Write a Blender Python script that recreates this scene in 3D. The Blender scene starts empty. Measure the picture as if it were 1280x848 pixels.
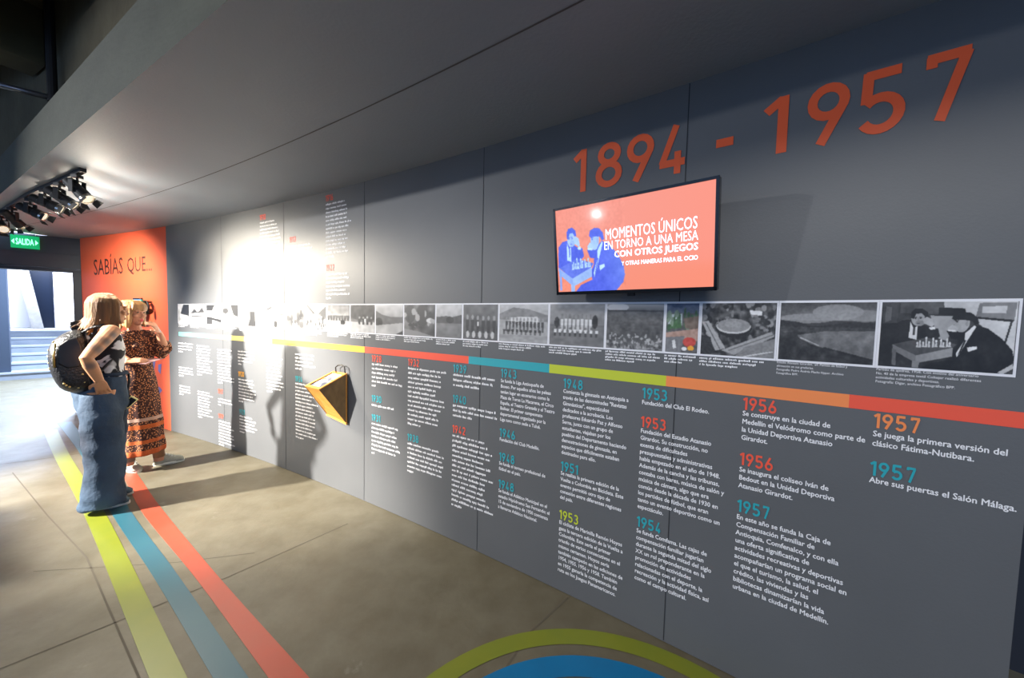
import bpy, bmesh, math, random
import numpy as np
from mathutils import Vector, Matrix
random.seed(7); rng = np.random.default_rng(7)
SC = bpy.context.scene
COL = SC.collection
PI = math.pi

# ------------------------------------------------------------------ camera
CAM_H = 1.61; FPX = 453.19; PITCH = 0.05323; ROLL = -0.02318
cr, sr, cp, sp = math.cos(ROLL), math.sin(ROLL), math.cos(PITCH), math.sin(PITCH)
RM = Matrix(((1, 0, 0), (0, -sp, cp), (0, -cp, -sp))) @ Matrix(((cr, -sr, 0), (sr, cr, 0), (0, 0, 1)))   # camera x right, y down, z forward
cd = bpy.data.cameras.new('camera'); cam = bpy.data.objects.new('camera', cd); COL.objects.link(cam)
cd.sensor_width = 36; cd.lens = FPX / 1280 * 36; cd.clip_start = .05; cd.clip_end = 100
cam.matrix_world = Matrix.Translation((0, 0, CAM_H)) @ (RM @ Matrix(((1, 0, 0), (0, -1, 0), (0, 0, -1)))).to_4x4()
SC.camera = cam

# ------------------------------------------------------------------ light
SC.view_settings.view_transform = 'Standard'; SC.view_settings.look = 'None'
SC.view_settings.exposure = 0.16; SC.view_settings.gamma = 1.0
try: SC.view_settings.use_curve_mapping = False
except Exception: pass
wd = bpy.data.worlds.new('world'); SC.world = wd; wd.use_nodes = True
wb = wd.node_tree.nodes['Background']; wb.inputs[0].default_value = (.36, .57, 1.0, 1); wb.inputs[1].default_value = 1.15

def lamp(name, kind, loc, energy, color=(1, 1, 1), target=None, radius=.05, spot=None, blend=.5, size=None):
    l = bpy.data.lights.new(name, kind); l.energy = energy; l.color = color
    o = bpy.data.objects.new(name, l); COL.objects.link(o); o.location = loc
    if kind == 'AREA':
        l.shape = 'RECTANGLE'; l.size, l.size_y = size
    else: l.shadow_soft_size = radius
    if kind == 'SPOT': l.spot_size = math.radians(spot); l.spot_blend = blend
    if target is not None:
        o.rotation_euler = (Vector(target) - Vector(loc)).to_track_quat('-Z', 'Y').to_euler()
    return o
WARM = (1.0, .90, .74); NEUT = (1.0, .94, .86); COOL = (.72, .84, 1.0)
lamp('gallery_floodlight', 'SPOT', (-6.7, .75, 3.15), 6600, NEUT, (-3.64, 3.32, .72), .12, 45, .6)
lamp('gallery_floodlight_wide', 'SPOT', (-6.72, .72, 3.2), 560, (.97, .97, .98), (-1.0, 2.3, 1.0), .05, 74, .9)
lamp('gallery_spotlight', 'SPOT', (-5.47, -1.02, 2.30), 16, (.95, .97, 1.0), (.4, 1.9, 1.7), .045, 62, .9)
lamp('hall_fill_light', 'AREA', (-.6, -2.0, 4.05), 150, (1.0, .97, .93), (-.1, 1.4, .0), size=(1.4, 1.4))  # unseen soft fill, added to brighten the near floor and right-hand wall
lamp('stairwell_daylight', 'AREA', (-9.3, 8.5, 4.05), 2500, (.62, .76, 1.0), (-7.5, 5.8, 0), size=(1.0, 1.0))
lamp('stairwell_top_light', 'AREA', (-13.2, 10.2, 4.0), 750, (.80, .86, 1.0), (-14.9, 11.6, 2.2), size=(2.0, 1.2))
TRACK_E = (380, 185, 165, 105, 260, 60)     # lamps in the track heads, nearest head first
TRACK_AIM = ((-2.7, .45), (-4.0, 1.5), (-4.45, 1.95), (-4.8, 1.8), (-7.2, 1.5), (-1.8, 2.0, 0.0))

# ------------------------------------------------------------------ geometry of the place
CX, CY, RR, A0 = -18.814841756203123, -26.316748514917357, 34.24145508029407, 0.9608209807159428
H = 2.73; EDGE = 1.36
def W(s, z, off=0.0):
    """point on the curved wall: s metres along it, z up, off metres into the room"""
    a = A0 - s / RR
    return Vector((CX + (RR - off) * math.cos(a), CY + (RR - off) * math.sin(a), z))
def wn(s):
    a = A0 - s / RR
    return Vector((-math.cos(a), -math.sin(a), 0))
def wt(s):
    a = A0 - s / RR
    return Vector((math.sin(a), -math.cos(a), 0))
EP, ED = Vector((-1.045, 1.36, 0)), Vector((-4.042, 2.284, 0)).normalized()
def edge(s, z):
    """point of the straight canopy edge opposite wall position s"""
    q, n = W(s, 0), wn(s); m = Vector((-ED.y, ED.x, 0)); t = (EP - q).dot(m) / n.dot(m); return q + n * t + Vector((0, 0, z))
def ray(x, y): return RM @ Vector((x - 640, y - 424, FPX))
def fl(x, y, z=0.0):
    d = ray(x, y); return d * ((z - CAM_H) / d.z) + Vector((0, 0, CAM_H))
def hit_wall(x, y, off=0.0):
    d = ray(x, y); R_ = RR - off
    a = d.x ** 2 + d.y ** 2; b = -2 * (d.x * CX + d.y * CY); c = CX ** 2 + CY ** 2 - R_ ** 2
    t = (-b + math.sqrt(b * b - 4 * a * c)) / (2 * a)
    return d * t + Vector((0, 0, CAM_H))
def sz(x, y, off=0.0):
    q = hit_wall(x, y, off); return -(math.atan2(q.y - CY, q.x - CX) - A0) * RR, q.z

# ------------------------------------------------------------------ materials
def lin(c):
    f = lambda u: (u / 12.92 if u <= .04045 else ((u + .055) / 1.055) ** 2.4)
    return tuple(f(v / 255) for v in c[:3]) + (1,)
MC = {}
def mat(name, c, rough=.6, metal=0, c2=None, scale=6, amt=.5, bump=0, bscale=40, emit=0, coat=0, spec=.5, stretch=None, detail=5):
    if name in MC: return MC[name]
    m = bpy.data.materials.new(name); m.use_nodes = True; nt = m.node_tree; N = nt.nodes; L = nt.links
    p = N['Principled BSDF']; p.inputs['Base Color'].default_value = lin(c); p.inputs['Roughness'].default_value = rough
    p.inputs['Metallic'].default_value = metal; p.inputs['Specular IOR Level'].default_value = spec
    if coat: p.inputs['Coat Weight'].default_value = coat; p.inputs['Coat Roughness'].default_value = .05
    tc = N.new('ShaderNodeTexCoord'); src = tc.outputs['Object']
    if stretch:
        mp = N.new('ShaderNodeMapping'); mp.inputs['Scale'].default_value = stretch; L.new(src, mp.inputs[0]); src = mp.outputs[0]
    if c2 is not None:
        n = N.new('ShaderNodeTexNoise'); n.inputs['Scale'].default_value = scale; n.inputs['Detail'].default_value = detail; L.new(src, n.inputs['Vector'])
        r = N.new('ShaderNodeValToRGB'); e = r.color_ramp.elements
        e[0].position = .5 - amt / 2; e[1].position = .5 + amt / 2; e[0].color = lin(c); e[1].color = lin(c2)
        L.new(n.outputs[0], r.inputs[0]); L.new(r.outputs[0], p.inputs['Base Color'])
    if bump:
        n2 = N.new('ShaderNodeTexNoise'); n2.inputs['Scale'].default_value = bscale; n2.inputs['Detail'].default_value = 6; L.new(src, n2.inputs['Vector'])
        b = N.new('ShaderNodeBump'); b.inputs['Strength'].default_value = bump; b.inputs['Distance'].default_value = .02
        L.new(n2.outputs[0], b.inputs['Height']); L.new(b.outputs[0], p.inputs['Normal'])
    if emit:
        p.inputs['Emission Color'].default_value = lin(c); p.inputs['Emission Strength'].default_value = emit
    MC[name] = m; return m
def attr_mat(name, rough=.5, emit=0, coat=0):
    m = bpy.data.materials.new(name); m.use_nodes = True; nt = m.node_tree; p = nt.nodes['Principled BSDF']
    a = nt.nodes.new('ShaderNodeAttribute'); a.attribute_name = 'tint'
    p.inputs['Roughness'].default_value = rough
    if emit:
        p.inputs['Base Color'].default_value = (.02, .02, .02, 1)
        nt.links.new(a.outputs['Color'], p.inputs['Emission Color']); p.inputs['Emission Strength'].default_value = emit
    else: nt.links.new(a.outputs['Color'], p.inputs['Base Color'])
    if coat: p.inputs['Coat Weight'].default_value = coat; p.inputs['Coat Roughness'].default_value = .12
    return m
M_WALL = mat('grey_wall_paint', (89, 91, 93), .5, c2=(94, 96, 98), scale=2.2, bump=.04, bscale=120, spec=.5)
M_CEIL = mat('grey_ceiling_paint', (132, 141, 151), .6, c2=(138, 147, 157), scale=1.4, bump=.08, bscale=60)
M_ORANGE = mat('orange_wall_paint', (224, 92, 56), .55, c2=(228, 98, 62), scale=2)
M_SEAM = mat('dark_seam', (38, 40, 44), .8)
M_DARK = mat('dark_paint', (62, 64, 68), .6, c2=(70, 72, 76), scale=3)
M_BLACK = mat('black_metal', (11, 11, 13), .6)
M_BLACKG = mat('black_gloss', (12, 12, 14), .18)
M_CONC = mat('rough_concrete', (100, 92, 68), .9, c2=(80, 72, 52), scale=3, bump=.3, bscale=14)
M_FASC = mat('fascia_concrete', (84, 86, 74), .8, c2=(70, 72, 62), scale=2.6, bump=.15, bscale=20, stretch=(1, 1, 3))
M_WHITE = mat('white_vinyl', (236, 236, 238), .6)
M_WPRINT = mat('white_photo_paper', (232, 232, 236), .5)
M_CORAL = mat('coral_vinyl', (236, 86, 60), .55)
M_TEAL = mat('teal_vinyl', (38, 160, 172), .55)
M_LIME = mat('lime_vinyl', (188, 200, 50), .55)
M_PEACH = mat('peach_vinyl', (240, 138, 76), .55)
M_YELL = mat('yellow_vinyl', (250, 178, 50), .55)
M_HEAD = mat('headline_orange_vinyl', (226, 88, 40), .55)
M_METAL = mat('brushed_metal', (150, 150, 152), .35, metal=1)

# ------------------------------------------------------------------ mesh helpers
class MB:
    def __init__(s): s.v = []; s.f = []
    def add(s, vs, fs):
        b = len(s.v); s.v += [tuple(v) for v in vs]; s.f += [tuple(b + i for i in f) for f in fs]; return s
    def quad(s, a, b, c, d): return s.add([a, b, c, d], [(0, 1, 2, 3)])
    def box(s, c, size, M=None):
        x, y, z = [q / 2 for q in size]
        vs = [Vector((i * x, j * y, k * z)) for i in (-1, 1) for j in (-1, 1) for k in (-1, 1)]
        if M is not None: vs = [M @ v for v in vs]
        vs = [v + Vector(c) for v in vs]
        return s.add(vs, [(0, 1, 3, 2), (4, 6, 7, 5), (0, 4, 5, 1), (2, 3, 7, 6), (0, 2, 6, 4), (1, 5, 7, 3)])
    def hull(s, bottom, top):
        n = len(bottom)
        return s.add(list(bottom) + list(top), [tuple(range(n))[::-1], tuple(range(n, 2 * n))] + [(i, (i + 1) % n, n + (i + 1) % n, n + i) for i in range(n)])
    def loft(s, rings, caps=True):
        n = len(rings[0]); vs = [p for r in rings for p in r]; fs = []
        for k in range(len(rings) - 1):
            for i in range(n):
                j = (i + 1) % n; fs.append((k * n + i, k * n + j, (k + 1) * n + j, (k + 1) * n + i))
        if caps: fs += [tuple(range(n))[::-1], tuple(range((len(rings) - 1) * n, len(rings) * n))]
        return s.add(vs, fs)
    def tube(s, pts, rad, n=12, up=None, ell=1.0):
        pts = [Vector(p) for p in pts]; m = len(pts)
        if not hasattr(rad, '__len__'): rad = [rad] * m
        rings = []; prev = None
        for i, p in enumerate(pts):
            t = (pts[min(i + 1, m - 1)] - pts[max(i - 1, 0)]).normalized()
            if prev is None:
                ref = Vector(up) if up else (Vector((0, 0, 1)) if abs(t.z) < .9 else Vector((1, 0, 0)))
                a = (ref - t * ref.dot(t)).normalized()
            else: a = (prev - t * prev.dot(t)).normalized()
            prev = a; b = t.cross(a); r = rad[i]; ra, rb = (r if hasattr(r, '__len__') else (r, r * ell))
            rings.append([p + a * (ra * math.cos(2 * PI * k / n)) + b * (rb * math.sin(2 * PI * k / n)) for k in range(n)])
        return s.loft(rings)
    def cyl(s, a, b, r, n=20, r2=None): return s.tube([a, b], [r, r if r2 is None else r2], n)
    def ell(s, c, r, M=None, nu=20, nv=12):
        c = Vector(c); rings = []
        vs = []; fs = []
        for j in range(1, nv):
            ph = PI * j / nv
            for i in range(nu):
                th = 2 * PI * i / nu
                v = Vector((r[0] * math.sin(ph) * math.cos(th), r[1] * math.sin(ph) * math.sin(th), r[2] * math.cos(ph)))
                vs.append((M @ v if M is not None else v) + c)
        t = Vector((0, 0, r[2])); vs += [(M @ t if M is not None else t) + c, c - (M @ t if M is not None else t)]
        for j in range(nv - 2):
            for i in range(nu):
                k = (i + 1) % nu; fs.append((j * nu + i, (j + 1) * nu + i, (j + 1) * nu + k, j * nu + k))
        T = len(vs) - 2; B = T + 1
        for i in range(nu):
            k = (i + 1) % nu; fs += [(T, i, k), (B, (nv - 2) * nu + k, (nv - 2) * nu + i)]
        return s.add(vs, fs)
    def mesh(s, name='m', org=None):
        me = bpy.data.meshes.new(name)
        vs = s.v if org is None else [(v[0] - org[0], v[1] - org[1], v[2] - org[2]) for v in s.v]
        me.from_pydata(vs, [], s.f); me.update(); return me
def finish(me, smooth=False, normals=True):
    if normals:
        bm = bmesh.new(); bm.from_mesh(me); bmesh.ops.recalc_face_normals(bm, faces=bm.faces); bm.to_mesh(me); bm.free()
    if smooth: me.polygons.foreach_set('use_smooth', [True] * len(me.polygons))
    return me
def put(name, mb, m, parent=None, smooth=False, org=None, bevel=0, label=None, normals=True):
    """link a mesh object; its vertices are given in world space, org is the origin"""
    o_ = Vector(parent['o']) if parent is not None and org is None else (Vector(org) if org is not None else Vector((0, 0, 0)))
    me = mb.mesh(name, o_) if isinstance(mb, MB) else mb
    finish(me, smooth, normals)
    for q in (m if isinstance(m, (list, tuple)) else [m]): me.materials.append(q)
    ob = bpy.data.objects.new(name, me); COL.objects.link(ob); ob.location = o_
    ob['o'] = tuple(o_)
    if parent is not None:
        ob.parent = parent; ob.location = o_ - Vector(parent['o'])
    if bevel:
        b = ob.modifiers.new('bevel', 'BEVEL'); b.width = bevel; b.segments = 2; b.limit_method = 'ANGLE'
    if label: ob['label'] = label
    return ob
def thing(name, org, label, cat, group=None):
    e = bpy.data.objects.new(name, None); COL.objects.link(e); e.location = org; e['o'] = tuple(org); e.empty_display_size = .1
    e['label'] = label; e['category'] = cat
    if group: e['group'] = group
    return e
def tag(o, label, cat, group=None):
    o['label'] = label; o['category'] = cat
    if group: o['group'] = group
    return o
def struct(o): o['kind'] = 'structure'; return o
def cleanup():
    for o in bpy.data.objects:
        if 'o' in o: del o['o']

# ------------------------------------------------------------------ floor
FM = bpy.data.materials.new('polished_concrete_floor'); FM.use_nodes = True
nt = FM.node_tree; N = nt.nodes; L = nt.links; p = N['Principled BSDF']
tc = N.new('ShaderNodeTexCoord')
def noise(scale, det=6, ro=.6):
    n = N.new('ShaderNodeTexNoise'); n.inputs['Scale'].default_value = scale; n.inputs['Detail'].default_value = det; n.inputs['Roughness'].default_value = ro
    L.new(tc.outputs['Object'], n.inputs['Vector']); return n
def ramp(n, a, b, ca, cb):
    r = N.new('ShaderNodeValToRGB'); e = r.color_ramp.elements; e[0].position = a; e[1].position = b; e[0].color = ca; e[1].color = cb
    L.new(n.outputs[0], r.inputs[0]); return r
def mix(f, a, b, mode='MIX'):
    x = N.new('ShaderNodeMixRGB'); x.blend_type = mode
    if isinstance(f, float): x.inputs[0].default_value = f
    else: L.new(f, x.inputs[0])
    L.new(a, x.inputs[1]); L.new(b, x.inputs[2]); return x
r1 = ramp(noise(1.1), .3, .7, lin((84, 79, 64)), lin((108, 102, 84)))
r2 = ramp(noise(5.0, 8), .35, .75, lin((76, 68, 50)), lin((110, 106, 92)))
mx = mix(.45, r1.outputs[0], r2.outputs[0])
st = ramp(noise(2.3, 10, .7), .63, .72, (0, 0, 0, 1), (.5, .5, .5, 1))
lt = N.new('ShaderNodeRGB'); lt.outputs[0].default_value = lin((150, 147, 138))
mx2 = mix(st.outputs[0], mx.outputs[0], lt.outputs[0])
dk = ramp(noise(3.7, 9, .75), .28, .36, (.55, .55, .55, 1), (0, 0, 0, 1))
db = N.new('ShaderNodeRGB'); db.outputs[0].default_value = lin((76, 64, 48))
mx3 = mix(dk.outputs[0], mx2.outputs[0], db.outputs[0])
L.new(mx3.outputs[0], p.inputs['Base Color'])
rr_ = ramp(noise(2.0), .3, .7, (.46, .46, .46, 1), (.66, .66, .66, 1)); L.new(rr_.outputs[0], p.inputs['Roughness'])
bp = N.new('ShaderNodeBump'); bp.inputs['Strength'].default_value = .12; bp.inputs['Distance'].default_value = .01
L.new(noise(30, 8).outputs[0], bp.inputs['Height']); L.new(bp.outputs[0], p.inputs['Normal'])
b = MB(); b.box((-6, 4, -.06), (26, 24, .12)); fo = struct(put('floor', b, FM))
# saw-cut joints in the slab, plus one thin shadow drawn as a dark line
def ribbon(b, pts, w, z):
    pts = [Vector((q[0], q[1], 0)) for q in pts]
    for i in range(len(pts) - 1):
        t = (pts[i + 1] - pts[i]).normalized(); n = Vector((-t.y, t.x, 0)) * (w / 2); up = Vector((0, 0, z))
        b.quad(pts[i] - n + up, pts[i + 1] - n + up, pts[i + 1] + n + up, pts[i] + n + up)
b = MB()
ribbon(b, [(-4.86, 3.47), (-3.58, 2.74), (-2.74, 2.28), (-1.0, 1.1)], .008, .0012)
ribbon(b, [(-5.6, 3.4), (-5.05, 3.78), (-4.3, 4.4)], .010, .0012)
ribbon(b, [(-2.9, 2.14), (-2.12, 2.25), (-1.7, 2.36)], .006, .0012)  # thin cast shadow put in as a dark line, not a saw cut
ribbon(b, [(-2.3, 1.48), (-1.70, 2.13), (-1.24, 2.73)], .008, .0012)
ribbon(b, [(.36, 2.03), (.13, 1.79), (-.02, 1.55), (-.5, .8)], .009, .0012)
fj = put('joint', b, mat('slab_joint_and_shadow', (84, 78, 66), .9), parent=fo)

# painted guide stripes
def stripe(Lp, Rp, m, label):
    def ext(P):
        P = [Vector((q[0], q[1], 0)) for q in P]
        return P + [P[-1] + (P[-1] - P[-2]) * 1.2]
    def cat(P, n=10):
        P = [P[0] * 2 - P[1]] + P + [P[-1] * 2 - P[-2]]; o = []
        for i in range(1, len(P) - 2):
            for k in range(n):
                t = k / n; a, b_, c, d = P[i - 1:i + 3]
                o.append(.5 * ((2 * b_) + (c - a) * t + (2 * a - 5 * b_ + 4 * c - d) * t * t + (3 * b_ - a - 3 * c + d) * t ** 3))
        return o + [P[-2]]
    l, r = cat(ext(Lp)), cat(ext(Rp)); b = MB(); up = Vector((0, 0, .002))
    b.loft([[a + up, c + up, c, a] for a, c in zip(l, r)])
    return tag(put('floor_stripe', b, m, org=l[0]), label, 'floor stripe', 'painted floor stripes')
FS = dict(c2=None, rough=.42, bump=.05)
M_FLIME = mat('lime_floor_paint', (116, 122, 30), .42, c2=(108, 118, 34), scale=7)
M_FBLUE = mat('blue_floor_paint', (36, 84, 100), .42, c2=(40, 88, 100), scale=7)
M_FCORAL = mat('coral_floor_paint', (168, 64, 42), .42, c2=(160, 68, 48), scale=7)
M_FDEEP = mat('deep_blue_floor_paint', (0, 104, 156), .4, c2=(4, 98, 148), scale=7)
stripe([(-6.15, 4.70), (-5.0, 3.90), (-3.32, 2.76), (-1.56, 1.51)], [(-6.05, 4.77), (-4.86, 3.93), (-3.20, 2.80), (-1.39, 1.51)], M_FLIME, 'lime green floor stripe, the one nearest the camera on the left')
stripe([(-6.40, 5.05), (-4.72, 3.92), (-3.18, 2.82), (-2.16, 2.13), (-1.29, 1.52)], [(-6.30, 5.13), (-4.60, 3.97), (-3.04, 2.84), (-2.03, 2.15), (-1.13, 1.52)], M_FBLUE, 'muted blue floor stripe running between the lime and coral stripes')
stripe([(-6.2, 5.18), (-4.75, 4.16), (-3.73, 3.43), (-2.94, 2.83), (-1.92, 2.14), (-1.04, 1.52)], [(-6.1, 5.24), (-4.68, 4.23), (-3.63, 3.47), (-2.80, 2.86), (-1.80, 2.16), (-.87, 1.53)], M_FCORAL, 'coral floor stripe, the one nearest the grey wall')
def ring(r0, r1, m, label):
    b = MB(); n = 96; c = Vector((.335, .824, 0))
    P = lambda r, k, z: c + Vector((r * math.cos(2 * PI * k / n), r * math.sin(2 * PI * k / n), z))
    for k in range(n):
        b.quad(P(r0, k, .002), P(r1, k, .002), P(r1, k + 1, .002), P(r0, k + 1, .002))
        b.quad(P(r1, k, 0), P(r1, k + 1, 0), P(r1, k + 1, .002), P(r1, k, .002))
    return tag(put('floor_ring', b, m, org=c), label, 'floor ring', 'painted rings on the floor')
ring(.90, .99, M_FLIME, 'lime green outer ring painted on the floor at bottom centre')
ring(.735, .84, M_FDEEP, 'deep blue inner ring painted on the floor at bottom centre')

# ------------------------------------------------------------------ curved wall, ceiling, fascia
S_R, S_O, S_E = 1.055, -6.207, -8.62
def wall_strip(s0, s1, z0, z1, off, n, thick=.0):
    b = MB()
    rings = []
    for k in range(n + 1):
        s = s0 + (s1 - s0) * k / n
        rings.append([W(s, z0, off), W(s, z1, off), W(s, z1, off - thick), W(s, z0, off - thick)])
    return b.loft(rings)
SEAMS = [S_O, -4.9, -3.67, -2.45, -1.217, 0.0, S_R]
for s0, s1 in zip(SEAMS[:-1], SEAMS[1:]):
    wl = struct(put('wall_right', wall_strip(s0, s1, 0.004, H, 0, 12, .12), M_WALL))
    if s1 < .5:
        b = MB(); b.add([W(s1 - .0022, .01, .0012), W(s1 + .0022, .01, .0012), W(s1 + .0022, H - .002, .0012), W(s1 - .0022, H - .002, .0012)], [(0, 1, 2, 3)])
        put('panel_seam', b, M_SEAM, parent=wl)
struct(put('wall_orange', wall_strip(S_E, S_O, 0.004, H, 0, 24, .12), M_ORANGE))
CEND = 4.5
def ceil_mesh():
    b = MB(); rings = []; n = 80
    for k in range(n + 1):
        s = S_E - .3 + (CEND - S_E + .3) * k / n
        rings.append([W(s, H, -.12), edge(s, H), edge(s, H + .34), W(s, H + .34, -.12)])
    return b.loft(rings)
me = ceil_mesh().mesh('ceiling')
ce = put('ceiling', me, [M_CEIL, M_FASC]); struct(ce)
for pl in me.polygons:
    c = pl.center
    if abs((c - EP).dot(Vector((-ED.y, ED.x, 0)))) < .01: pl.material_index = 1
b = MB(); n = 60
for k in range(n):
    s0 = S_E + (CEND - S_E) * k / n; s1 = S_E + (CEND - S_E) * (k + 1) / n
    b.quad(W(s0, H - .0012, .675), W(s1, H - .0012, .675), W(s1, H - .0012, .683), W(s0, H - .0012, .683))
put('ceiling_joint', b, mat('ceiling_joint_grey', (84, 84, 86), .8), parent=ce)

# navy sheet, its dark colour standing for the unlit void past the wall's right end
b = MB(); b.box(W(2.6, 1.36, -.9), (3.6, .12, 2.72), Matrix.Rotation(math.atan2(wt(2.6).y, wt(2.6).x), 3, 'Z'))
struct(put('wall_back', b, mat('void_navy', (34, 38, 48), .7)))

# high concrete soffit over the open side, with beams along the canopy
b = MB(); b.box((-6, 1, 4.35), (26, 20, .3)); hs = struct(put('ceiling_high', b, M_CONC))
def arc_beam(o0, o1, z0, z1, s0=-9.5, s1=5):
    b = MB(); rings = []
    for k in range(41):
        s = s0 + (s1 - s0) * k / 40
        rings.append([W(s, z0, o0), W(s, z0, o1), W(s, z1, o1), W(s, z1, o0)])
    return b.loft(rings)
b = arc_beam(.35, 1.18, H + .34, 4.25); struct(put('trim_1', b, M_CONC))
b = arc_beam(1.78, 2.02, 3.75, 4.25); struct(put('trim_2', b, mat('dark_brown_concrete', (98, 74, 44), .9, c2=(70, 56, 38), scale=3)))
b = MB()
for s in (-5.3, -2.6, .2):
    q0, q1 = W(s, 0, 1.2), W(s, 0, 5.5); b.box((q0 + q1) / 2 + Vector((0, 0, 3.98)), ((q1 - q0).length, .34, .5), Matrix.Rotation(math.atan2((q1 - q0).y, (q1 - q0).x), 3, 'Z'))
struct(put('trim_3', b, mat('dark_olive_concrete', (92, 86, 56), .9, c2=(70, 64, 44), scale=3)))
# conduit crossing to the fascia
pa, pb = fl(66, 123, 3.35), fl(-40, 96, 3.35)
b = MB(); b.cyl(pa, pb, .022, 14); pipe = put('conduit_pipe', b, mat('grey_steel', (120, 124, 135), .35, metal=.8), org=pa, smooth=True)
tag(pipe, 'thin grey steel conduit pipe crossing the dark gap above the ceiling fascia', 'pipe')
b = MB(); b.cyl(pa + Vector((0, 0, -.03)), pa + Vector((0, 0, .9)), .03, 12); put('hanger', b, M_BLACK, parent=pipe)
b = MB(); b.cyl(pb + Vector((0, 0, -.02)), pb + Vector((0, 0, .86)), .012, 10); put('hanger', b, M_BLACK, parent=pipe)

# ------------------------------------------------------------------ exit wall, doorway, stairwell
XA = Vector((-7.512, 5.362, 0)); XD = Vector((.802, .597, 0)).normalized(); XN = Vector((XD.y, -XD.x, 0))   # XN into the room
def X(t, z, o=0): return XA + XD * t + XN * o + Vector((0, 0, z))
XM = Matrix((XD, -XN, Vector((0, 0, 1)))).transposed()
b = MB()
b.box(X(-1.35, (2.25 + H) / 2, -.07), (4.5, .14, H - 2.25 - .004), XM)
b.box(X(.80 + .06, 1.125, -.07), (.16, .14, 2.25), XM)
b.box(X(-2.9, 1.125, -.07), (1.4, .14, 2.25), XM)
struct(put('wall_exit', b, M_DARK))
b = MB()
b.box(X(-.75, 2.215, -.04), (3.06, .18, .05), XM)
b.box(X(.735, 1.1, -.04), (.09, .18, 2.2), XM)
b.box(X(-2.2, 1.1, -.04), (.09, .18, 2.2), XM)
struct(put('door_1', b, mat('black_door_frame', (30, 34, 42), .5)))
# small ledge line where the header steps
b = MB(); b.box(X(-1.35, 2.47, .012), (4.5, .02, .012), XM); struct(put('trim_4', b, M_DARK))

SO = fl(50, 473); SDv = Vector((-.8, .6, 0)).normalized(); SU = Vector((.6, .8, 0)).normalized()
SM = Matrix((SU, SDv, Vector((0, 0, 1)))).transposed()
def SP(u, d, z): return SO + SU * u + SDv * d + Vector((0, 0, z))
M_STEP = mat('pale_grey_stair_concrete', (150, 156, 166), .8, c2=(134, 142, 154), scale=4, bump=.1)
b = MB(); ns = 6
for k in range(ns):
    d0 = k * .46; b.box(SP(.35, (d0 + 5.6) / 2 + .0, .17 * k + .085), (3.2, 5.6 - d0, .17), SM)
stair = put('trim_5', b, M_STEP); struct(stair)
b = MB()
for k in range(ns): b.box(SP(.35, k * .46 - .004, .17 * (k + 1) - .018), (3.2, .02, .036), SM)
put('step_nosing', b, mat('light_step_edge', (160, 166, 176), .8), parent=stair)
b = MB(); b.box(SP(-1.04, .55, 1.9), (1.3, .9, 3.8), SM); struct(put('wall_stair_left', b, mat('blue_grey_paint', (52, 64, 82), .7)))
M_PALE = mat('pale_wall_paint', (226, 228, 236), .8, c2=(216, 220, 230), scale=1.2)
b = MB(); b.box(SP(.2, 5.1, 2.6), (6, .2, 5.2), SM); struct(put('wall_stairwell', b, M_PALE))
b = MB(); wq = [(-.02, 1.03), (.36, 1.03), (.36, 4.7), (-.51, 4.7)]; b.hull([SP(u_, 4.52, z_) for u_, z_ in wq], [SP(u_, 4.58, z_) for u_, z_ in wq]); struct(put('window_1', b, mat('deep_blue_glass', (4, 17, 36), .3)))
b = MB(); b.box(SP(.97, 4.45, 2.9), (1.2, .2, 3.74), SM)
pnl = struct(put('wall_stair_panel', b, mat('white_cladding', (232, 232, 240), .7)))
b = MB()
for z in (1.55, 2.1, 2.65, 3.2): b.box(SP(.97, 4.345, z), (1.2, .012, .012), SM)
b.box(SP(.44, 4.34, 2.9), (.14, .03, 3.74), SM)
put('cladding_joint', b, mat('lilac_grey', (178, 180, 205), .7), parent=pnl)
b = MB(); q0 = SP(.04, 4.1, 1.03); q1 = SP(-.32, 4.1, 3.7)
ax = (q1 - q0).normalized(); b.hull([q0 + SU * x + SDv * y for x, y in ((-.11, -.1), (.11, -.1), (.11, .1), (-.11, .1))], [q1 + SU * x + SDv * y for x, y in ((-.11, -.1), (.11, -.1), (.11, .1), (-.11, .1))])
tag(put('slanted_post', b, mat('white_painted_timber', (150, 152, 156), .7, c2=(128, 128, 124), scale=8), org=q0), 'white slanted post standing on the stair landing beyond the exit doorway', 'post')

# exit sign
es = thing('exit_sign', X(.235, 2.6, .03), 'glowing green exit sign reading SALIDA above the doorway', 'exit sign')
b = MB(); b.box(X(.235, 2.6, .03), (.27, .02, .19), XM); put('panel', b, mat('green_lit_acrylic', (10, 170, 96), .3, emit=.75), parent=es, bevel=.004)
def text_mesh(body, size, bold=0.0, spacing=1.0, xs=1.0, align='LEFT', line=1.0, res=2):
    cu = bpy.data.curves.new('t', 'FONT'); cu.body = body; cu.size = size; cu.space_character = spacing
    cu.align_x = align; cu.space_line = line; cu.resolution_u = res; cu.fill_mode = 'FRONT'
    o = bpy.data.objects.new('t', cu); COL.objects.link(o); bpy.context.view_layer.update()
    me = bpy.data.meshes.new_from_object(o.evaluated_get(bpy.context.evaluated_depsgraph_get()))
    n = len(me.vertices); a = np.empty(n * 3); me.vertices.foreach_get('co', a); a = a.reshape(-1, 3); a[:, 0] *= xs
    fs = [tuple(pl.vertices) for pl in me.polygons]
    bpy.data.objects.remove(o); bpy.data.curves.remove(cu); bpy.data.meshes.remove(me)
    if bold > 0:
        k = bold * size; n = len(a); sh = [(-k, 0), (k, 0), (0, k), (0, -k)]
        a = np.concatenate([a + np.array((dx, dy, 0)) for dx, dy in sh]); a[:, 2] = np.repeat(np.arange(4) * .00012, n); fs = [tuple(i + q * n for i in f_) for q in range(4) for f_ in fs]
    return a, fs
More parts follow.
